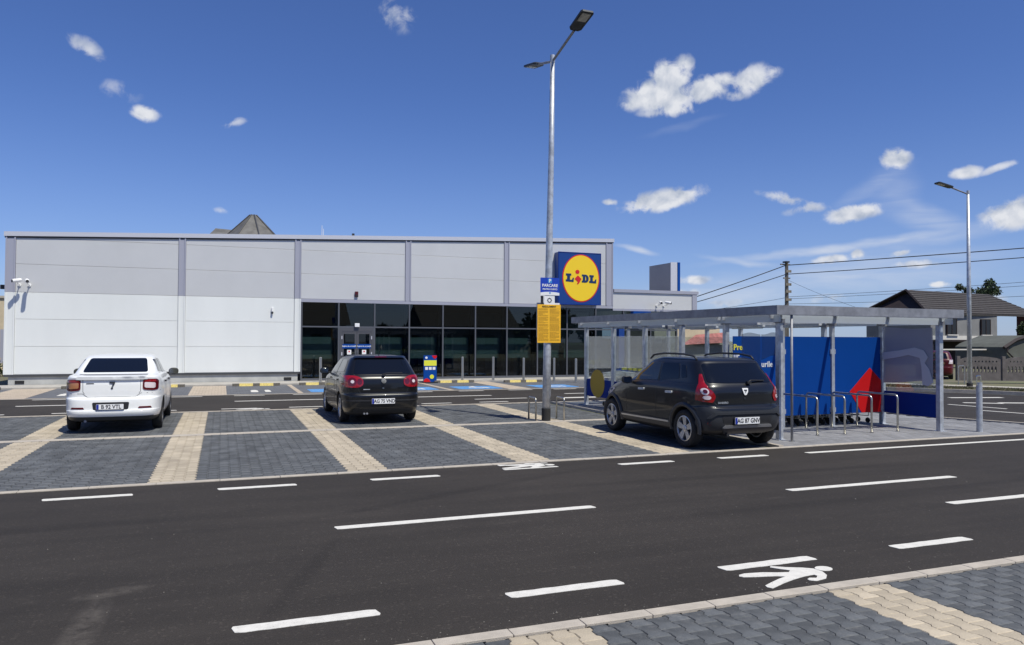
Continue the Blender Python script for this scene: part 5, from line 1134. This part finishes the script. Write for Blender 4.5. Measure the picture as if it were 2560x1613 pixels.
class Car:
    def __init__(s, name, loc, label, rows, paint, group=None, rotz=0, black_below=.3, hwb=1.7):
        s.root = empty(name, loc, label, 'car', group, rotz); s.rows = rows; s.paint = paint
        s.me, s.bvh = body_mesh('body', rows, [paint, M['blk']], black_below)
        s.hw = max(r[3] for r in rows)
    def finish_body(s, axles, wr, depth=.26):
        me = s.me
        o = bpy.data.objects.new('body', me); C.objects.link(o)
        mb = MB()
        for ay in axles:
            for sd in (-1, 1):
                x0 = sd * (s.hw - depth); x1 = sd * (s.hw + .2)
                mb.lathe([(wr + .055, min(x0, x1)), (wr + .055, max(x0, x1))], 40, 'x', (0, ay, wr))
        cut = mb.mesh('cut', M['blk']); co = bpy.data.objects.new('cut', cut); C.objects.link(co)
        md = o.modifiers.new('b', 'BOOLEAN'); md.object = co; md.operation = 'DIFFERENCE'; md.solver = 'EXACT'; md.material_mode = 'TRANSFER'
        dg = bpy.context.evaluated_depsgraph_get(); dg.update()
        nm = bpy.data.meshes.new_from_object(o.evaluated_get(dg)); nm.name = 'body'
        bpy.data.objects.remove(o); bpy.data.objects.remove(co)
        smooth_by_angle(nm, 40); s.body = link('body', nm, s.root); return s.body
    def hit(s, axis, side, a, b_):
        if axis == 'side': o, d = Vector((side * 3, a, b_)), Vector((-side, 0, 0))
        elif axis == 'rear': o, d = Vector((a, -3, b_)), Vector((0, 1, 0))
        elif axis == 'front': o, d = Vector((a, 9, b_)), Vector((0, -1, 0))
        else: o, d = Vector((a, b_, 4)), Vector((0, 0, -1))
        h = s.bvh.ray_cast(o, d); return (h[0], h[1]) if h[0] else (None, None)
    def panel(s, name, poly, mat, axis='rear', side=1, off=.005, parent=None, res=.05, thick=.012, label=None, smooth=True):
        b = bmesh.new(); vs = [b.verts.new((p[0], p[1], 0)) for p in poly]; f = b.faces.new(vs)
        xs = [p[0] for p in poly]; ys = [p[1] for p in poly]
        for k in range(1, int((max(xs) - min(xs)) / res) + 1):
            bmesh.ops.bisect_plane(b, geom=b.verts[:] + b.edges[:] + b.faces[:], plane_co=(min(xs) + k * res, 0, 0), plane_no=(1, 0, 0))
        for k in range(1, int((max(ys) - min(ys)) / res) + 1):
            bmesh.ops.bisect_plane(b, geom=b.verts[:] + b.edges[:] + b.faces[:], plane_co=(0, min(ys) + k * res, 0), plane_no=(0, 1, 0))
        bmesh.ops.triangulate(b, faces=[f for f in b.faces if len(f.verts) > 4])
        bad = []
        pos = {}
        for v in b.verts:
            h, n_ = s.hit(axis, side, v.co.x, v.co.y)
            if h is None: bad.append(v); continue
            pos[v] = (h, n_)
        bmesh.ops.delete(b, geom=bad, context='VERTS')
        for v in b.verts:
            h, n_ = pos[v]
            ax = Vector((side, 0, 0)) if axis == 'side' else Vector((0, -1, 0)) if axis == 'rear' else Vector((0, 1, 0)) if axis == 'front' else Vector((0, 0, 1))
            if n_.dot(ax) < 0: n_ = -n_
            v.co = h + (n_ * .5 + ax * .5).normalized() * off
        be = [e for e in b.edges if e.is_boundary]
        ext = bmesh.ops.extrude_edge_only(b, edges=be)
        ax = Vector((side, 0, 0)) if axis == 'side' else Vector((0, -1, 0)) if axis == 'rear' else Vector((0, 1, 0)) if axis == 'front' else Vector((0, 0, 1))
        for v in [g_ for g_ in ext['geom'] if isinstance(g_, bmesh.types.BMVert)]: v.co -= ax * thick
        bmesh.ops.recalc_face_normals(b, faces=b.faces)
        me = bpy.data.meshes.new(name); b.to_mesh(me); b.free(); me.materials.append(mat)
        smooth_by_angle(me, 45)
        return link(name, me, parent or s.root, **({'label': label} if label else {}))
    def both(s, name, poly, mat, **k): return [s.panel(name, poly, mat, 'side', sd, **k) for sd in (1, -1)]
    def wheel(s, y, r, w, alloy=True, spokes=5, track=None):
        for sd in (-1, 1):
            x = sd * ((track or s.hw) - w / 2 - .02)
            wh = bpy.data.objects.new('wheel', None); C.objects.link(wh); wh.parent = s.root; wh.location = (x, y, r); wh.empty_display_size = .1
            MB().lathe([(r * .66, -w * .42), (r * .80, -w * .5), (r * .95, -w * .47), (r, -w * .3), (r, w * .3), (r * .95, w * .47), (r * .80, w * .5), (r * .66, w * .42)], 40, 'x', closed=True).build('tyre', M['tyre'], wh, smooth=True)
            mb = MB(); ri = r * .68
            mb.lathe([(ri, sd * w * .44), (ri * .93, sd * w * .46), (ri * .90, sd * w * .36), (ri * .88, -sd * w * .4), (ri, -sd * w * .4)], 40, 'x', caps=False)
            for k in range(spokes):
                a = 2 * math.pi * k / spokes + .3; ca, sa = math.cos(a), math.sin(a)
                def Q(rad, t, x_): return (x_, rad * ca - t * sa, rad * sa + t * ca)
                wi, wo = .034, .058; xo, xi = sd * w * .42, sd * w * .22
                mb.add([Q(.03, -wi, xo * .85), Q(.03, wi, xo * .85), Q(ri * .92, wo, xo), Q(ri * .92, -wo, xo), Q(.03, -wi, xi), Q(.03, wi, xi), Q(ri * .92, wo, xi), Q(ri * .92, -wo, xi)], [(0, 1, 2, 3), (7, 6, 5, 4), (0, 4, 5, 1), (1, 5, 6, 2), (2, 6, 7, 3), (3, 7, 4, 0)])
            mb.lathe([(.055, sd * w * .1), (.055, sd * w * .40), (.03, sd * w * .43), (0, sd * w * .43)], 16, 'x')
            mb.build('rim', M['alloy'] if alloy else M['alloydark'], wh)
            MB().lathe([(ri * .88, -sd * w * .05), (ri * .88, sd * w * .06), (0, sd * w * .06)], 24, 'x').build('brake_disc', M['alloydark'], wh)
    def plate(s, x, z, y, text, w=.50, h=.112, tilt=0):
        p = MB().xprism(rrect(-w / 2, w / 2, -h / 2, h / 2, .01), -.008, 0).build('number_plate', M['signwhite'], s.root, loc=(x, y, z))
        p.rotation_euler = (tilt, 0, 0)
        MB().box(-w / 2 + .004, -w / 2 + .045, -.0105, -.0085, -h / 2 + .004, h / 2 - .004).build('country_strip', M['plateblue'], p)
        link('lettering', text_mesh('lettering', text, .105, M['ink'], .001, .0022, sx=.86), p, (.022, -.0095, -.003), rot=FRONT)
        MB().box(-w / 2 - .01, w / 2 + .01, .001, .012, -h / 2 - .008, h / 2 + .006).build('plate_frame', M['blk'], p)
    def mirror(s, y, z, x, mat, size=(.21, .10, .15)):
        for sd in (-1, 1):
            mb = MB(); a, b_, c = size
            mb.lathe([(0, -b_ * .6), (.42, -b_ * .58), (.5, -b_ * .4), (.47, b_ * .2), (.3, b_ * .7), (0, b_ * .9)], 20, 'y')
            mb.v = [(sd * (x + .09) + spow(vx / .5, .8) * a / 2, y + vy, z + spow(vz / .5, .8) * c / 2) for vx, vy, vz in mb.v]
            m_ = mb.build('wing_mirror', mat, s.root, smooth=True)
            mb = MB(); mb.box(sd * (x - .07), sd * (x + .02), y - .02, y + .05, z - .06, z - .02) if sd > 0 else mb.box(-(x + .02), -(x - .07), y - .02, y + .05, z - .06, z - .02); mb.build('mirror_arm', M['blk'], m_)
            mb = MB(); mb.xprism([(sd * (x + .09) + px * a * .82, z + pz * c * .78) for px, pz in rrect(-.5, .5, -.5, .5, .15)], y - b_ * .62, y - b_ * .60); mb.build('mirror_glass', M['mirrorglass'], m_)
    def seam(s, pts, axis='rear', side=1, w=.007, parent=None):
        out = []
        for (a, b_) in zip(pts, pts[1:]):
            A, B = Vector(a), Vector(b_); d = (B - A).normalized(); n_ = Vector((-d.y, d.x)) * w / 2
            q = [A - n_ - d * w * .4, B - n_ + d * w * .4, B + n_ + d * w * .4, A + n_ - d * w * .4]; out.append([(p.x, p.y) for p in q])
        for q in out: s.panel('panel_gap', q, M['blk'], axis, side, off=.0022, parent=parent, thick=.004, res=.12)
def mirror_x(poly): return [(-x, z) for x, z in poly][::-1]
# ---------------- white saloon
rows = [(0.2, 0.3, 4, 0.72, 7.5, 5), (0.25, 0.1, 4.2, 0.8, 7.5, 5), (0.33, 0.03, 4.3, 0.835, 7.5, 5), (0.4, 0, 4.33, 0.85, 7.5, 5), (0.44, 0, 4.34, 0.855, 7.5, 5), (0.46, 0.018, 4.34, 0.857, 7.5, 5), (0.6, 0.02, 4.34, 0.862, 7.5, 5), (0.665, 0.03, 4.32, 0.866, 7.5, 5), (0.7, 0.075, 4.3, 0.868, 7.5, 5), (0.8, 0.07, 4.24, 0.867, 7.5, 5), (0.92, 0.07, 4, 0.862, 7.5, 5), (0.985, 0.075, 3.6, 0.852, 7.5, 5.5), (1.03, 0.075, 3.28, 0.838, 7.5, 6), (1.075, 0.06, 3.08, 0.815, 7.5, 6), (1.1, 0.1, 3.02, 0.795, 7.5, 6), (1.115, 0.3, 2.98, 0.775, 7.5, 6), (1.135, 0.5, 2.94, 0.758, 7.5, 6), (1.25, 0.76, 2.74, 0.715, 7.5, 6.5), (1.36, 1, 2.55, 0.668, 7.5, 6.5), (1.425, 1.15, 2.4, 0.635, 7.5, 6.5), (1.465, 1.34, 2.25, 0.595, 7.5, 6), (1.488, 1.6, 2.05, 0.5, 7.5, 6), (1.495, 1.7, 1.95, 0.35, 7.5, 6)]
car = Car('parked_car', (-1.97, 16.33, .006), 'white saloon car parked in the left bay, rear to the road', rows, M['carwhite'], 'cars parked in the bays')
car.finish_body((.88, 3.51), .305)
car.panel('rear_window', round_poly([(-.585, 1.155), (.585, 1.155), (.515, 1.42), (-.515, 1.42)], .045), M['carglass'], off=.006)
for sd in (1, -1):
    lab = 'reddish lamp with a bright reflection coloured into its lens' if sd > 0 else 'brownish lamp with shade coloured into its lens'
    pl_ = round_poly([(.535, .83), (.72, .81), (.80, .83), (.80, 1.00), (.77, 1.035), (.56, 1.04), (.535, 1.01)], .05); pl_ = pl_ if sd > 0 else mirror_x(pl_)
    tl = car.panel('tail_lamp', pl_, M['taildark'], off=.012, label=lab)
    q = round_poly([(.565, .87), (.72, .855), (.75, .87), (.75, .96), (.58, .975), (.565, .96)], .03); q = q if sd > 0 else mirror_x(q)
    car.panel('lens', q, M['tailclear'] if sd > 0 else M['tailshaded'], off=.017, parent=tl)  # right lens paled to stand for a reflection, left lens browned for shade
    q = round_poly([(.56, .985), (.76, .98), (.75, 1.02), (.575, 1.025)], .02); q = q if sd > 0 else mirror_x(q)
    car.panel('lens', q, M['tailred'], off=.017, parent=tl)
    q = round_poly([(.46, .475), (.70, .475), (.68, .51), (.48, .51)], .012); q = q if sd > 0 else mirror_x(q)
    car.panel('reflector', q, M['taildark'], off=.008)
car.panel('plate_recess', round_poly([(-.31, .455), (.29, .455), (.31, .60), (-.33, .60)], .03), M['blk'], off=.004)
car.panel('bumper_lower', round_poly([(-.66, .255), (.66, .255), (.74, .325), (-.74, .325)], .02), M['plasticgrey'], off=.006)
car.seam([(-.83, .80), (-.70, .765), (-.50, .765), (-.42, .70), (.42, .70), (.50, .765), (.70, .765), (.83, .80)])
car.seam([(-.50, 1.06), (-.495, .80), (-.47, .765)]); car.seam([(.50, 1.06), (.495, .80), (.47, .765)])
car.seam([(-.60, 1.118), (.60, 1.118)], w=.006)
sp_ = car.panel('boot_lip', round_poly([(-.62, 1.035), (.62, 1.035), (.60, 1.085), (-.60, 1.085)], .015), M['carwhite'], off=.03, thick=.03)
car.panel('badge', [(-.045, .995), (.055, .995), (.052, .965), (.02, .90), (-.005, .90), (.02, .955), (-.04, .96)], M['plasticgrey'], off=.016, res=.2)
car.panel('lock', circle(0, .865, .020, None, 12), M['plasticgrey'], off=.008, res=.1)
car.panel('model_lettering', [(-.44, .952), (-.31, .952), (-.31, .968), (-.44, .968)], M['plasticgrey'], off=.006, res=.2)
car.plate(-.02, .515, -.006, 'B 92 VTL', .47, .10)
for sd in (1, -1):
    car.panel('side_window', round_poly([(.95, 1.16), (1.62, 1.12), (1.62, 1.40), (1.20, 1.395)], .03), M['carglass2'], 'side', sd)
    car.panel('side_window', round_poly([(1.68, 1.12), (2.72, 1.08), (2.42, 1.33), (2.15, 1.40), (1.68, 1.40)], .03), M['carglass2'], 'side', sd)
    car.seam([(1.65, 1.42), (1.65, .32)], 'side', sd, .012); car.seam([(2.75, 1.05), (2.78, .34)], 'side', sd); car.seam([(1.0, 1.13), (1.22, .80), (1.28, .62)], 'side', sd)
    for y in (1.12, 2.15): car.panel('door_handle', round_poly([(y, .93), (y + .19, .925), (y + .19, .958), (y, .963)], .012), M['blk'], 'side', sd, off=.03, thick=.03)
    car.panel('sill', [(1.3, .26), (3.1, .26), (3.1, .31), (1.3, .31)], M['plasticgrey'], 'side', sd, off=.008)
car.mirror(2.62, 1.09, .86, M['blk']); car.wheel(.88, .305, .19, False, 7); car.wheel(3.51, .305, .19, False, 7)
car.panel('windscreen', round_poly([(-.62, 1.10), (.62, 1.10), (.52, 1.41), (-.52, 1.41)], .03), M['carglass'], 'front')
for sd in (1, -1):
    q = round_poly([(.45, .66), (.80, .70), (.82, .82), (.5, .80)], .03); car.panel('headlamp', q if sd > 0 else mirror_x(q), M['tailclear'], 'front')
MB().tube([(-.45, .6, .24), (-.45, .1, .24)], .025, 8).build('exhaust', M['galvdark'], car.root)
# ---------------- black hatchback
rows = [(0.17, 0.32, 3.9, 0.7237, 8.5, 5), (0.22, 0.1, 4.08, 0.802, 8.5, 5), (0.32, 0.02, 4.16, 0.8362, 8.5, 5), (0.45, 0, 4.19, 0.8528, 8.5, 5), (0.58, 0, 4.2, 0.8587, 8.5, 5), (0.635, 0.012, 4.19, 0.8616, 8.5, 5), (0.66, 0.05, 4.18, 0.8626, 8.5, 5), (0.78, 0.055, 4.1, 0.8626, 8.5, 5), (0.9, 0.065, 3.85, 0.8587, 8.5, 5), (0.97, 0.08, 3.42, 0.8489, 8.5, 5.6), (1.02, 0.11, 3.1, 0.8313, 8, 6), (1.06, 0.15, 2.98, 0.8068, 8, 6), (1.2, 0.27, 2.72, 0.7433, 8, 6.5), (1.32, 0.38, 2.48, 0.6866, 8, 6.5), (1.395, 0.45, 2.3, 0.6406, 8, 6.5), (1.435, 0.54, 2.15, 0.5868, 8, 6.5), (1.465, 0.75, 1.95, 0.489, 8, 6), (1.475, 0.95, 1.8, 0.3325, 8, 6)]
car = Car('parked_car', (3.30, 16.28, .006), 'black hatchback parked right of the white saloon, rear to the road', rows, M['carblack'], 'cars parked in the bays', black_below=.24)
car.finish_body((.82, 3.40), .315)
car.panel('rear_window', round_poly([(-.63, 1.075), (.63, 1.075), (.535, 1.395), (-.535, 1.395)], .05), M['carglass'], off=.006)
car.panel('roof_spoiler', round_poly([(-.58, 1.405), (.58, 1.405), (.54, 1.435), (-.54, 1.435)], .01), M['carblack'], off=.05, thick=.05)
br_ = car.panel('brake_lamp', round_poly([(-.13, 1.41), (.13, 1.41), (.13, 1.425), (-.13, 1.425)], .004), M['taildark'], off=.054)
for sd in (1, -1):
    pl_ = round_poly([(.44, .85), (.52, .80), (.62, .79), (.80, .80), (.855, .86), (.855, 1.00), (.80, 1.045), (.62, 1.045), (.52, 1.02), (.44, .96)], .07); pl_ = pl_ if sd > 0 else mirror_x(pl_)
    tl = car.panel('tail_lamp', pl_, M['tailred'], off=.014)
    car.panel('lens', circle(sd * .665, .92, .085, .085, 22), M['taildark'], off=.018, parent=tl); car.panel('lens', circle(sd * .665, .92, .035, .035, 16), M['tailclear'], off=.023, parent=tl)
    car.panel('lens', circle(sd * .52, .92, .052, .06, 18), M['taildark'], off=.018, parent=tl)
car.seam([(-.84, .655), (.84, .655)], w=.006); car.panel('bumper_strip', [(-.8, .50), (.8, .50), (.8, .53), (-.8, .53)], M['blk'], off=.012)
car.seam([(-.62, 1.07), (-.46, .98)]); car.seam([(-.56, .80), (-.50, .665)]); car.seam([(.56, .80), (.50, .665)])
car.panel('bumper_lower', round_poly([(-.62, .20), (.62, .20), (.66, .33), (-.66, .33)], .03), M['blk'], off=.004)
eb = car.panel('badge', circle(0, .93, .052, None, 24), M['galvdark'], off=.014); link('badge_mark', curve_mesh('badge_mark', [circle(0, 0, .05, None, 24), circle(0, 0, .042, None, 24)], .002, M['chrome']), eb, (0, .03, .93), rot=FRONT)
for q in ([(-.028, .038), (-.018, .038), (0, .006), (.018, .038), (.028, .038), (.005, -.006), (-.005, -.006)], [(-.038, .018), (-.028, .020), (-.014, -.022), (0, .000), (.014, -.022), (.028, .020), (.038, .018), (.016, -.04), (.0, -.014), (-.016, -.04)]):
    link('badge_mark', curve_mesh('badge_mark', [q], .002, M['chrome']), eb, (0, .028, .93), rot=FRONT)
car.panel('model_lettering', [(-.44, .745), (-.30, .745), (-.30, .76), (-.44, .76)], M['galv'], off=.006, res=.2)
car.panel('release_button', circle(-.01, .775, .022, None, 12), M['chrome'], off=.01, res=.1)
car.plate(-.02, .50, -.014, 'AG 75 VND', .50, .112)
for sd in (1, -1):
    car.panel('side_window', round_poly([(.62, 1.12), (1.46, 1.09), (1.46, 1.37), (.78, 1.365)], .04), M['carglass2'], 'side', sd)
    car.panel('side_window', round_poly([(1.52, 1.09), (2.66, 1.07), (2.28, 1.32), (2.1, 1.37), (1.52, 1.37)], .03), M['carglass2'], 'side', sd)
    car.seam([(1.49, 1.39), (1.49, .30)], 'side', sd, .012); car.seam([(2.66, 1.04), (2.68, .34)], 'side', sd); car.seam([(.95, 1.08), (1.14, .80), (1.18, .62)], 'side', sd)
    for y in (1.0, 2.05): car.panel('door_handle', round_poly([(y, .915), (y + .2, .91), (y + .2, .942), (y, .947)], .012), M['carblack'], 'side', sd, off=.03, thick=.03)
    car.panel('rub_strip', [(1.2, .56), (2.95, .56), (2.95, .60), (1.2, .60)], M['blk'], 'side', sd, off=.010)
car.mirror(2.50, 1.07, .88, M['carblack']); car.wheel(.82, .315, .195, True, 6); car.wheel(3.40, .315, .195, True, 6)
MB().tube([(.02, .78, 1.47), (.02, .62, 1.60), (.02, .55, 1.66)], .008, 5).build('aerial', M['blk'], car.root)
mb = MB(); mb.tube([(.0, .105, 1.075), (.06, .10, 1.10), (.42, .13, 1.10)], .010, 5); mb.box(-.03, .04, .07, .12, 1.05, 1.09); mb.build('wiper', M['blk'], car.root)
car.panel('windscreen', round_poly([(-.64, 1.05), (.64, 1.05), (.54, 1.38), (-.54, 1.38)], .03), M['carglass'], 'front')
for x in (-.42, -.36): MB().tube([(x, .5, .235), (x, .04, .235)], .022, 8).build('exhaust', M['galvdark'], car.root)
# ---------------- charcoal crossover
rows = [(0.23, 0.35, 3.6, 0.7252, 8.5, 5), (0.28, 0.12, 3.78, 0.8036, 8.5, 5), (0.38, 0.03, 3.87, 0.835, 8.5, 5), (0.5, 0, 3.9, 0.8448, 8.5, 5), (0.64, 0, 3.9099999999999997, 0.8506, 8.5, 5), (0.715, 0.015, 3.9, 0.8526, 8.5, 5), (0.74, 0.055, 3.89, 0.8526, 8.5, 5), (0.86, 0.06, 3.8, 0.8506, 8.5, 5), (0.97, 0.065, 3.5, 0.8448, 8.5, 5.3), (1.03, 0.08, 3.25, 0.831, 8, 6), (1.075, 0.1, 2.98, 0.8085, 8, 6), (1.12, 0.135, 2.84, 0.784, 8, 6), (1.25, 0.24, 2.6, 0.752, 8, 6.5), (1.38, 0.36, 2.36, 0.712, 8, 6.5), (1.46, 0.42, 2.22, 0.68, 8, 6.5), (1.5, 0.47, 2.1, 0.64, 8, 6.5), (1.53, 0.62, 1.95, 0.575, 8, 6), (1.54, 0.85, 1.75, 0.42, 8, 6)]
car = Car('parked_car', (8.31, 10.50, .006), 'charcoal crossover with roof rails parked beside the cart shelter', rows, M['cargrey'], 'cars parked in the bays', black_below=.34)
car.finish_body((.64, 3.23), .325, .27)
car.panel('rear_window', round_poly([(-.66, 1.125), (.66, 1.125), (.60, 1.45), (-.60, 1.45)], .06), M['carglass'], off=.006)
for sd in (1, -1):
    pl_ = round_poly([(.63, .80), (.775, .82), (.785, 1.03), (.765, 1.06), (.70, 1.06), (.62, .98), (.58, .90)], .03); pl_ = pl_ if sd > 0 else mirror_x(pl_)
    tl = car.panel('tail_lamp', pl_, M['tailred'], off=.014)
    car.panel('lens', circle(sd * .73, .985, .045, .055, 20), M['tailclear'], off=.02, parent=tl); car.panel('lens', circle(sd * .71, .885, .05, .035, 18), M['tailclear'], off=.02, parent=tl); car.panel('lens', circle(sd * .73, .985, .024, .03, 16), M['taildark'], off=.025, parent=tl)
    car.panel('tail_lamp_side', round_poly([(.17, .81), (.34, .84), (.33, 1.0), (.335, 1.10), (.40, 1.27), (.37, 1.27), (.25, 1.12), (.17, 1.06)], .02), M['tailred'], 'side', sd, off=.010)
    car.panel('reflector', circle(sd * .70, .46, .03, .03, 12), M['tailred'], off=.012)
# dark plastic bumper skin, skid plate
car.panel('bumper', round_poly([(-.86, .34), (.86, .34), (.865, .70), (.74, .73), (.5, .66), (-.5, .66), (-.74, .73), (-.865, .70)], .05), M['plasticgrey'], off=.014, thick=.02)
car.panel('plate_recess', round_poly([(-.46, .40), (.46, .40), (.52, .60), (-.52, .60)], .05), M['blk'], off=.018)
car.panel('bumper_ridge', round_poly([(-.60, .605), (.60, .605), (.70, .54), (.74, .54), (.64, .645), (-.64, .645), (-.74, .54), (-.70, .54)], .01), M['plasticgrey'], off=.035, thick=.03)
car.panel('skid_plate', round_poly([(-.42, .29), (.42, .29), (.50, .38), (-.50, .38)], .02), M['alloydark'], off=.04, thick=.04); car.panel('skid_bar', round_poly([(-.50, .385), (.50, .385), (.46, .43), (-.46, .43)], .015), M['alloy'], off=.045, thick=.03)
car.seam([(-.60, .80), (-.52, .70), (.52, .70), (.60, .80)]); car.seam([(-.60, 1.10), (.60, 1.10)], w=.005)
car.panel('badge', round_poly([(-.06, 1.035), (.06, 1.035), (.05, .97), (.015, .92), (-.02, .92), (-.045, .97)], .008), M['signwhite'], off=.018, res=.2)
car.panel('badge_inset', [(-.028, 1.01), (.03, 1.01), (.028, .985), (.012, .985), (.0, .955), (-.008, .955), (-.004, .99), (-.028, .99)], M['plasticgrey'], off=.022, res=.2)
car.panel('lock', circle(-.01, .865, .020, None, 12), M['blk'], off=.009, res=.1)
link('model_lettering', text_mesh('model_lettering', 'SANDERO', .045, M['galv'], .001, .0008, 'LEFT'), car.root, (-.57, .045, .80), rot=FRONT)
car.plate(-.04, .50, -.035, 'AG 87 GNV', .50, .112)
for sd in (1, -1):
    car.panel('side_window', round_poly([(.88, 1.17), (1.50, 1.12), (1.50, 1.44), (.98, 1.44)], .04), M['carglass'], 'side', sd)
    car.panel('quarter_window', round_poly([(.66, 1.20), (.82, 1.18), (.90, 1.42), (.76, 1.40)], .03), M['carglass'], 'side', sd)
    car.panel('side_window', round_poly([(1.56, 1.12), (2.62, 1.07), (2.28, 1.33), (2.05, 1.44), (1.56, 1.44)], .03), M['carglass2'], 'side', sd)
    car.seam([(1.53, 1.46), (1.53, .38)], 'side', sd, .012); car.seam([(2.60, 1.05), (2.62, .40)], 'side', sd); car.seam([(.84, 1.12), (1.0, .90), (1.08, .70)], 'side', sd)
    for y in (.98, 1.92): car.panel('door_handle', round_poly([(y, .91), (y + .2, .905), (y + .2, .945), (y, .95)], .012), M['galv'], 'side', sd, off=.032, thick=.032)
    car.panel('sill_moulding', [(1.02, .31), (2.86, .31), (2.86, .43), (1.02, .43)], M['plasticgrey'], 'side', sd, off=.02, thick=.02)
    car.panel('sill_strip', [(1.1, .39), (2.8, .37), (2.8, .40), (1.1, .42)], M['alloy'], 'side', sd, off=.026, thick=.01)
    for ay in (.64, 3.23):
        ro, ri = .455, .378; arc = [(ay + ro * math.cos(R(a)), .325 + ro * math.sin(R(a))) for a in range(-8, 189, 7)] + [(ay + ri * math.cos(R(a)), .325 + ri * math.sin(R(a))) for a in range(188, -9, -7)]
        # wheel-arch flare as a bent band following the body side
        mb = MB(); k = 29; vs = []
        angs = [R(-8 + 196 * i / (k - 1)) for i in range(k)]
        for a in angs:
            for rad, o_ in ((ro, .004), (ro - .02, .028), (ri + .01, .034), (ri, .0)):
                y_, z_ = ay + rad * math.cos(a), .325 + rad * math.sin(a); h, n_ = car.hit('side', sd, min(max(y_, .12), 3.85), max(z_, .30)); xx = h.x if h else sd * .85
                ref, _ = car.hit('side', sd, ay, .72); xx = sd * max(abs(xx), abs(ref.x) - .05)
                vs.append((xx + sd * o_ + (0 if o_ else -sd * .03), y_, z_))
        mb.add(vs, [(i * 4 + j, i * 4 + j + 1, (i + 1) * 4 + j + 1, (i + 1) * 4 + j) for i in range(k - 1) for j in range(3)]); mb.build('wheel_arch_trim', M['plasticgrey'], car.root, smooth=True)
    rail = [(sd * .60, .60, 1.505), (sd * .60, .68, 1.565), (sd * .60, 1.0, 1.60), (sd * .60, 1.6, 1.605), (sd * .595, 2.0, 1.57), (sd * .59, 2.12, 1.50)]
    MB().tube(rail, .017, 8).build('roof_rail', M['blk'], car.root, smooth=True)
car.mirror(2.42, 1.08, .87, M['blk']); car.wheel(.64, .325, .20, True, 5, track=.87); car.wheel(3.23, .325, .20, True, 5, track=.87)
mb = MB(); mb.tube([(.10, .12, 1.135), (.16, .12, 1.165), (.46, .16, 1.155)], .011, 5); mb.box(.06, .14, .08, .13, 1.11, 1.15); mb.build('wiper', M['blk'], car.root)
car.panel('windscreen', round_poly([(-.62, 1.09), (.62, 1.09), (.54, 1.46), (-.54, 1.46)], .03), M['carglass'], 'front')
for sd in (1, -1):
    q = round_poly([(.45, .70), (.80, .74), (.82, .88), (.5, .86)], .03); car.panel('headlamp', q if sd > 0 else mirror_x(q), M['tailclear'], 'front')
MB().tube([(-.38, .5, .26), (-.38, .03, .26)], .028, 10).build('exhaust', M['blk'], car.root)
# ---------------- dark red car far off across the street
rows2 = [(0.18,0.3,3.6,0.7,8.5,5), (0.3,0.03,3.85,0.82,8.5,5), (0.6,0,3.9,0.84,8.5,5), (0.66,0.05,3.9,0.84,8.5,5), (0.95,0.06,3.4,0.83,8.5,5), (1.02,0.1,2.9,0.8,8,6), (1.25,0.22,2.5,0.72,8,6), (1.38,0.32,2.2,0.64,8,6), (1.44,0.6,1.8,0.45,8,6)]
car = Car('parked_car', (33.1, 27.55, -.05), 'dark red car beyond the side street, partly hidden by the shelter post', rows2, M['carred'], rotz=R(-50), black_below=.24)
car.finish_body((.75, 3.1), .30); car.wheel(.75, .30, .18, False); car.wheel(3.1, .30, .18, False)
car.panel('rear_window', round_poly([(-.58, 1.05), (.58, 1.05), (.5, 1.33), (-.5, 1.33)], .04), M['carglass'])
for sd in (1, -1):
    q = round_poly([(.62, .80), (.80, .80), (.80, 1.0), (.66, 1.0)], .02); car.panel('tail_lamp', q if sd > 0 else mirror_x(q), M['tailclear'], off=.01)
    for a, b_ in ((.6, 1.4), (1.46, 2.4)): car.panel('side_window', round_poly([(a, 1.05), (b_, 1.05), (b_ - .15, 1.33), (a + .1, 1.33)], .03), M['carglass'], 'side', sd)
